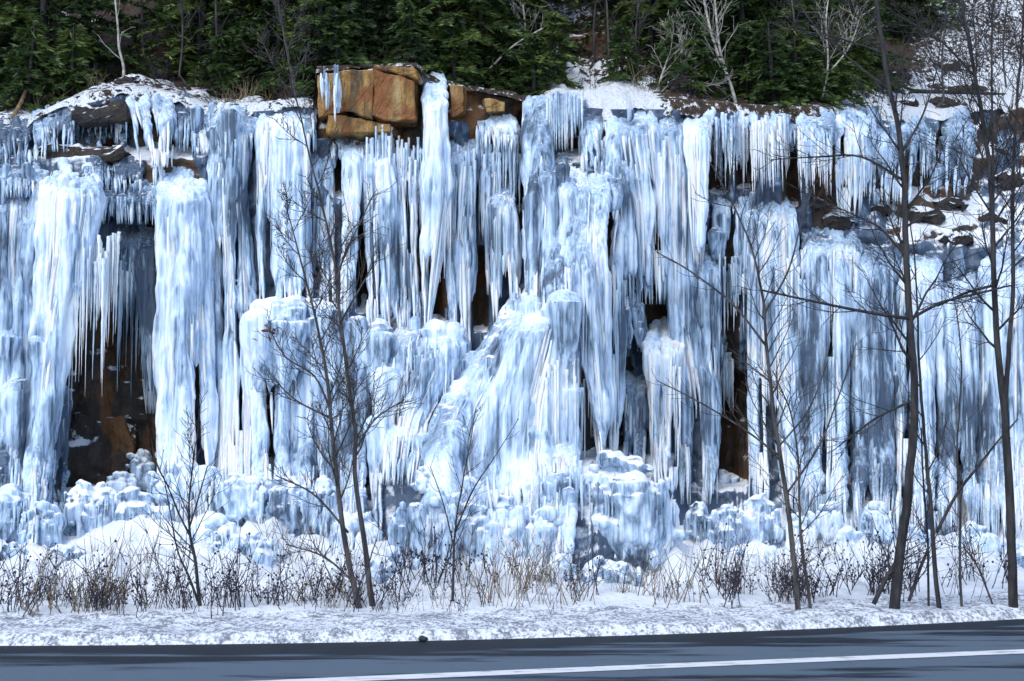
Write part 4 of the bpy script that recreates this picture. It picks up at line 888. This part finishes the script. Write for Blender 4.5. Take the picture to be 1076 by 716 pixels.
tl = [(-30, 1.9, 1, 1), (15, 1.4, 1, .9), (38, 2.4, 0, 1), (140, 3.0, 1, 1.0), (170, 2.3, 2, 1.1), (212, 2.5, 1, .9), (240, 2.9, 2, 1.2), (262, 2.2, 2, 1),
      (285, 2.8, 1, 1), (325, .7, 2, .9), (343, .9, 2, 1.0), (362, .8, 1, .9), (381, 1.4, 1, 1), (392, .7, 2, .8), (412, 2.2, 0, 1), (436, 1.6, 1, 1), (454, 1.3, 2, .9), (480, 1.3, 0, 1.0), (500, 1.0, 2, .8), (522, 2.1, 1, 1), (548, 1.7, 2, .9), (566, 3.0, 1, .9),
      (668, 3.6, 1, 1), (700, 2.2, 2, .9), (716, 3.0, 0, 1), (742, 2.0, 1, .9), (772, 2.6, 0, .95), (800, 1.6, 2, 1), (812, 2.6, 0, 1), (838, 1.9, 1, 1), (862, 1.4, 2, 1), (872, 2.4, 0, 1), (896, 1.6, 2, 1.05), (912, 2.4, 1, 1), (936, 2.6, 1, .9), (1020, 4.6, 2, .9), (1062, 4.4, 2, .9), (990, 5.2, 2, .9)]
lab_used = {}; seen_ = {}
for i, (px, s, k, sc) in enumerate(tl):
    kind = ["tall dark evergreen", "middling bushy evergreen", "small bushy evergreen"][k]
    base = f"{kind} {wh(px)}"; lab_used[base] = lab_used.get(base, 0) + 1
    if lab_used[base] > 1: base = f"{kind} deeper in the slope {wh(px)}" if s > 2.4 else f"{kind} nearer the lip {wh(px)}"
    if base in seen_: base += ", right one" if px > seen_[base] else ", left one"
    seen_[base] = px
    conifer(px, s, k, sc, base)
conifer(-85, 2.0, 1, 1, 'bushy evergreen past the left end of the ice wall'); conifer(-140, 2.6, 0, 1, 'tall evergreen past the left end of the ice wall')
for px, s, sc, lab in [(55, 1.0, .8, "low evergreen shrub on the snow lip at far left"), (8, .8, .9, "low evergreen bush in the far left corner of the lip"), (510, .9, .7, "low evergreen shrub above the rust brown pillar"), (350, .35, .6, "low evergreen shrub on top of the pale streaked rock"), (378, .4, .7, "low evergreen shrub on top of the tan streaked rock"), (405, .5, .6, "low evergreen shrub on top of the orange cube"), (428, .35, .7, "low evergreen shrub at the right end of the orange cube's top"), (478, .4, .8, "drooping evergreen shrub right of the tallest white column's head"), (560, .5, .7, "drooping evergreen shrub over the lip above the frosted pillar"), (715, .6, .7, "evergreen shrub behind the bleached tangled shrub"), (735, .5, .8, "dense evergreen shrub left of the tall pale twin stems"), (820, .5, .9, "dense evergreen shrub on the lip above the icicle fan"), (845, .7, .9, "evergreen shrub on the lip above the bright icicle bell"), (880, .5, .8, "evergreen shrub on the lip above the white drape"), (535, 1.0, .9, "squat evergreen shrub above the small brown bare rock"), (585, 1.2, .8, "low evergreen shrub on the lip at the left of the snow slope"),
                       (660, 1.0, .6, "tiny evergreen shrub left of the bleached tangled shrub"), (330, 1.0, .8, "low evergreen shrub just above the pale streaked rock"), (905, .9, .9, "low dark evergreen shrub on the lip left of the large dark tree"), (795, .9, .8, "low evergreen shrub right of the tall pale twin stems"), (210, 1.3, .7, "low evergreen shrub on the snowy lip left of the straight dark stem"), (455, .8, .6, "small evergreen shrub above the tallest white column")]:
    conifer(px, s, 3, sc, lab)

# ------------------------------------------------------------------ dead weeds and grasses on the verge
def weed_mesh(seed, n, h, wid, twig):
    g = np.random.default_rng(seed); mb = MB()
    for i in range(n):
        p = A(g.normal() * wid, g.normal() * wid * .5, -.05); d = A(g.normal() * .28, g.normal() * .28, 1)
        l = h * g.uniform(.45, 1.1); P = limb_path(p, d, l, g, 7, -.1 if twig == 0 else .1, .1); mb.limb(P, np.linspace(.006, .002, 7), 3)
        for j in range(twig):
            f = g.uniform(.3, .95); k = int(f * 6); d2 = A(g.normal(), g.normal(), abs(g.normal()) * .9 + .4)
            Q = limb_path(P[k], d2, l * g.uniform(.15, .35), g, 4, .2, .15); mb.limb(Q, np.linspace(.004, .0016, 4), 3)
            if g.random() < .5: mb.ball(Q[-1], g.uniform(.006, .014), 5, 4)
    return mb.mesh("weed")
WD = [weed_mesh(s, 9, .6, .17, 6) for s in (1, 2, 3)] + [weed_mesh(s, 7, .8, .2, 4) for s in (4, 5)]
GS = [weed_mesh(s, 12, .7, .2, 0) for s in (6, 7, 8)]
for m_ in WD: m_.materials.append(WEED)
for m_ in GS: m_.materials.append(STRAW)
def zone(px):
    for a, b in ((95, "at the far left of the verge"), (200, "left of the small bare sapling"), (300, "right of the small bare sapling"), (372, "just left of the twin stemmed tree"), (465, "between the twin stems and the middle sapling"), (560, "right of the middle sapling"), (640, "below the big round ice dome's left side"), (720, "below the big round ice dome"),
                 (835, "left of the slim leaning tree"), (930, "between the slim leaning and large dark trees"), (1010, "beside the large dark tree")):
        if px < a: return b
    return "at the right end of the verge"
g = np.random.default_rng(11)
def weed(px, s, kind, sc):
    t = (WD if kind == 0 else GS); me = t[g.integers(len(t))]
    Y = 14; 
    for _ in range(6): X = (px - 538) / F * Y * 1.0; Y = float(road_y(X)) + s
    z = float(ground_z(np.array([X]), np.array([Y]))[0])
    o = bpy.data.objects.new("dead_weed" if kind == 0 else "dry_grass_tuft", me); COL.objects.link(o); o.location = (X, Y, z); o.scale = (sc, sc, sc * g.uniform(.8, 1.15)); o.rotation_euler = (0, 0, g.uniform(0, 6.28))
    zn = zone(px); sz = "low" if sc < .65 else ("middling" if sc < .95 else "tall"); rw = "nearest the road" if s < 1.7 else ("in mid bank" if s < 2.3 else "high on the bank")
    if kind == 0: tag(o, f"{sz} wiry dark weed {rw} {zn}", "weed", f"dark weeds {zn}")
    else: tag(o, f"{sz} straw coloured tuft {rw} {zn}", "grass tuft", f"dry grass {zn}")
for a, b, n, kind in [(8, 95, 13, 0), (95, 200, 15, 0), (200, 300, 12, 0), (300, 372, 8, 0), (372, 465, 9, 0), (465, 560, 6, 0), (560, 720, 7, 0), (720, 835, 13, 0), (835, 930, 8, 0), (930, 1076, 7, 0),
                      (90, 330, 9, 1), (330, 470, 6, 1), (15, 200, 6, 1), (420, 560, 10, 1), (560, 640, 9, 1), (640, 720, 9, 1), (720, 900, 6, 1)]:
    for i in range(n): weed(g.uniform(a, b), g.uniform(1.25, 2.6) if kind == 0 else g.uniform(1.3, 4.4), kind, g.uniform(.42, 1.25))

for i in range(46):
    px = g.choice([g.uniform(0, 330), g.uniform(560, 900), g.uniform(330, 560)], p=[.45, .4, .15]); b = hill_at(px, g.uniform(.1, 1.5))
    o = bpy.data.objects.new("dry_grass_tuft", (GS + WD)[g.integers(7)]); COL.objects.link(o); o.location = b; o.scale = (.7, .7, g.uniform(.4, .7)); o.rotation_euler = (0, 0, g.uniform(0, 6.28))
    wz = next(n_ for lim, n_ in ((60, "at the far left corner"), (130, "left of the crooked birch"), (190, "just right of the crooked birch"), (255, "near the straight dark stem"), (330, "beside the pale shoots"), (450, "around the orange rock"), (560, "right of the tallest white column"), (650, "over the sharp icicles"), (730, "beside the bleached tangled shrub"), (800, "beside the tall pale twin stems"), (2000, "left of the large dark tree's top")) if px < lim); wz += ", lying low" if o.scale[2] < .55 else ", standing taller"
    tag(o, f"withered tuft on the lip {wz}", "grass tuft", f"withered tufts on the lip {wz}")
# a clod of dirty ice on the edge of the asphalt
mb = MB(); b0 = W(445, 672, float(road_y(-.8)) - .1)
for k in range(5): mb.ball(A(g.normal() * .009, g.normal() * .009, .015 + .01 * g.random()), (.022, .02, .016))
me = fuse(mb, .008, .3, 3, 1); k_ = NT("dirty_clod"); k_.col((.02, .022, .028)); k_.rough(.7)
o = obj("ice_clod", me, k_.m); o.location = (b0[0], b0[1], .01); tag(o, "small dark clod lying on the asphalt by the snow edge", "clod")
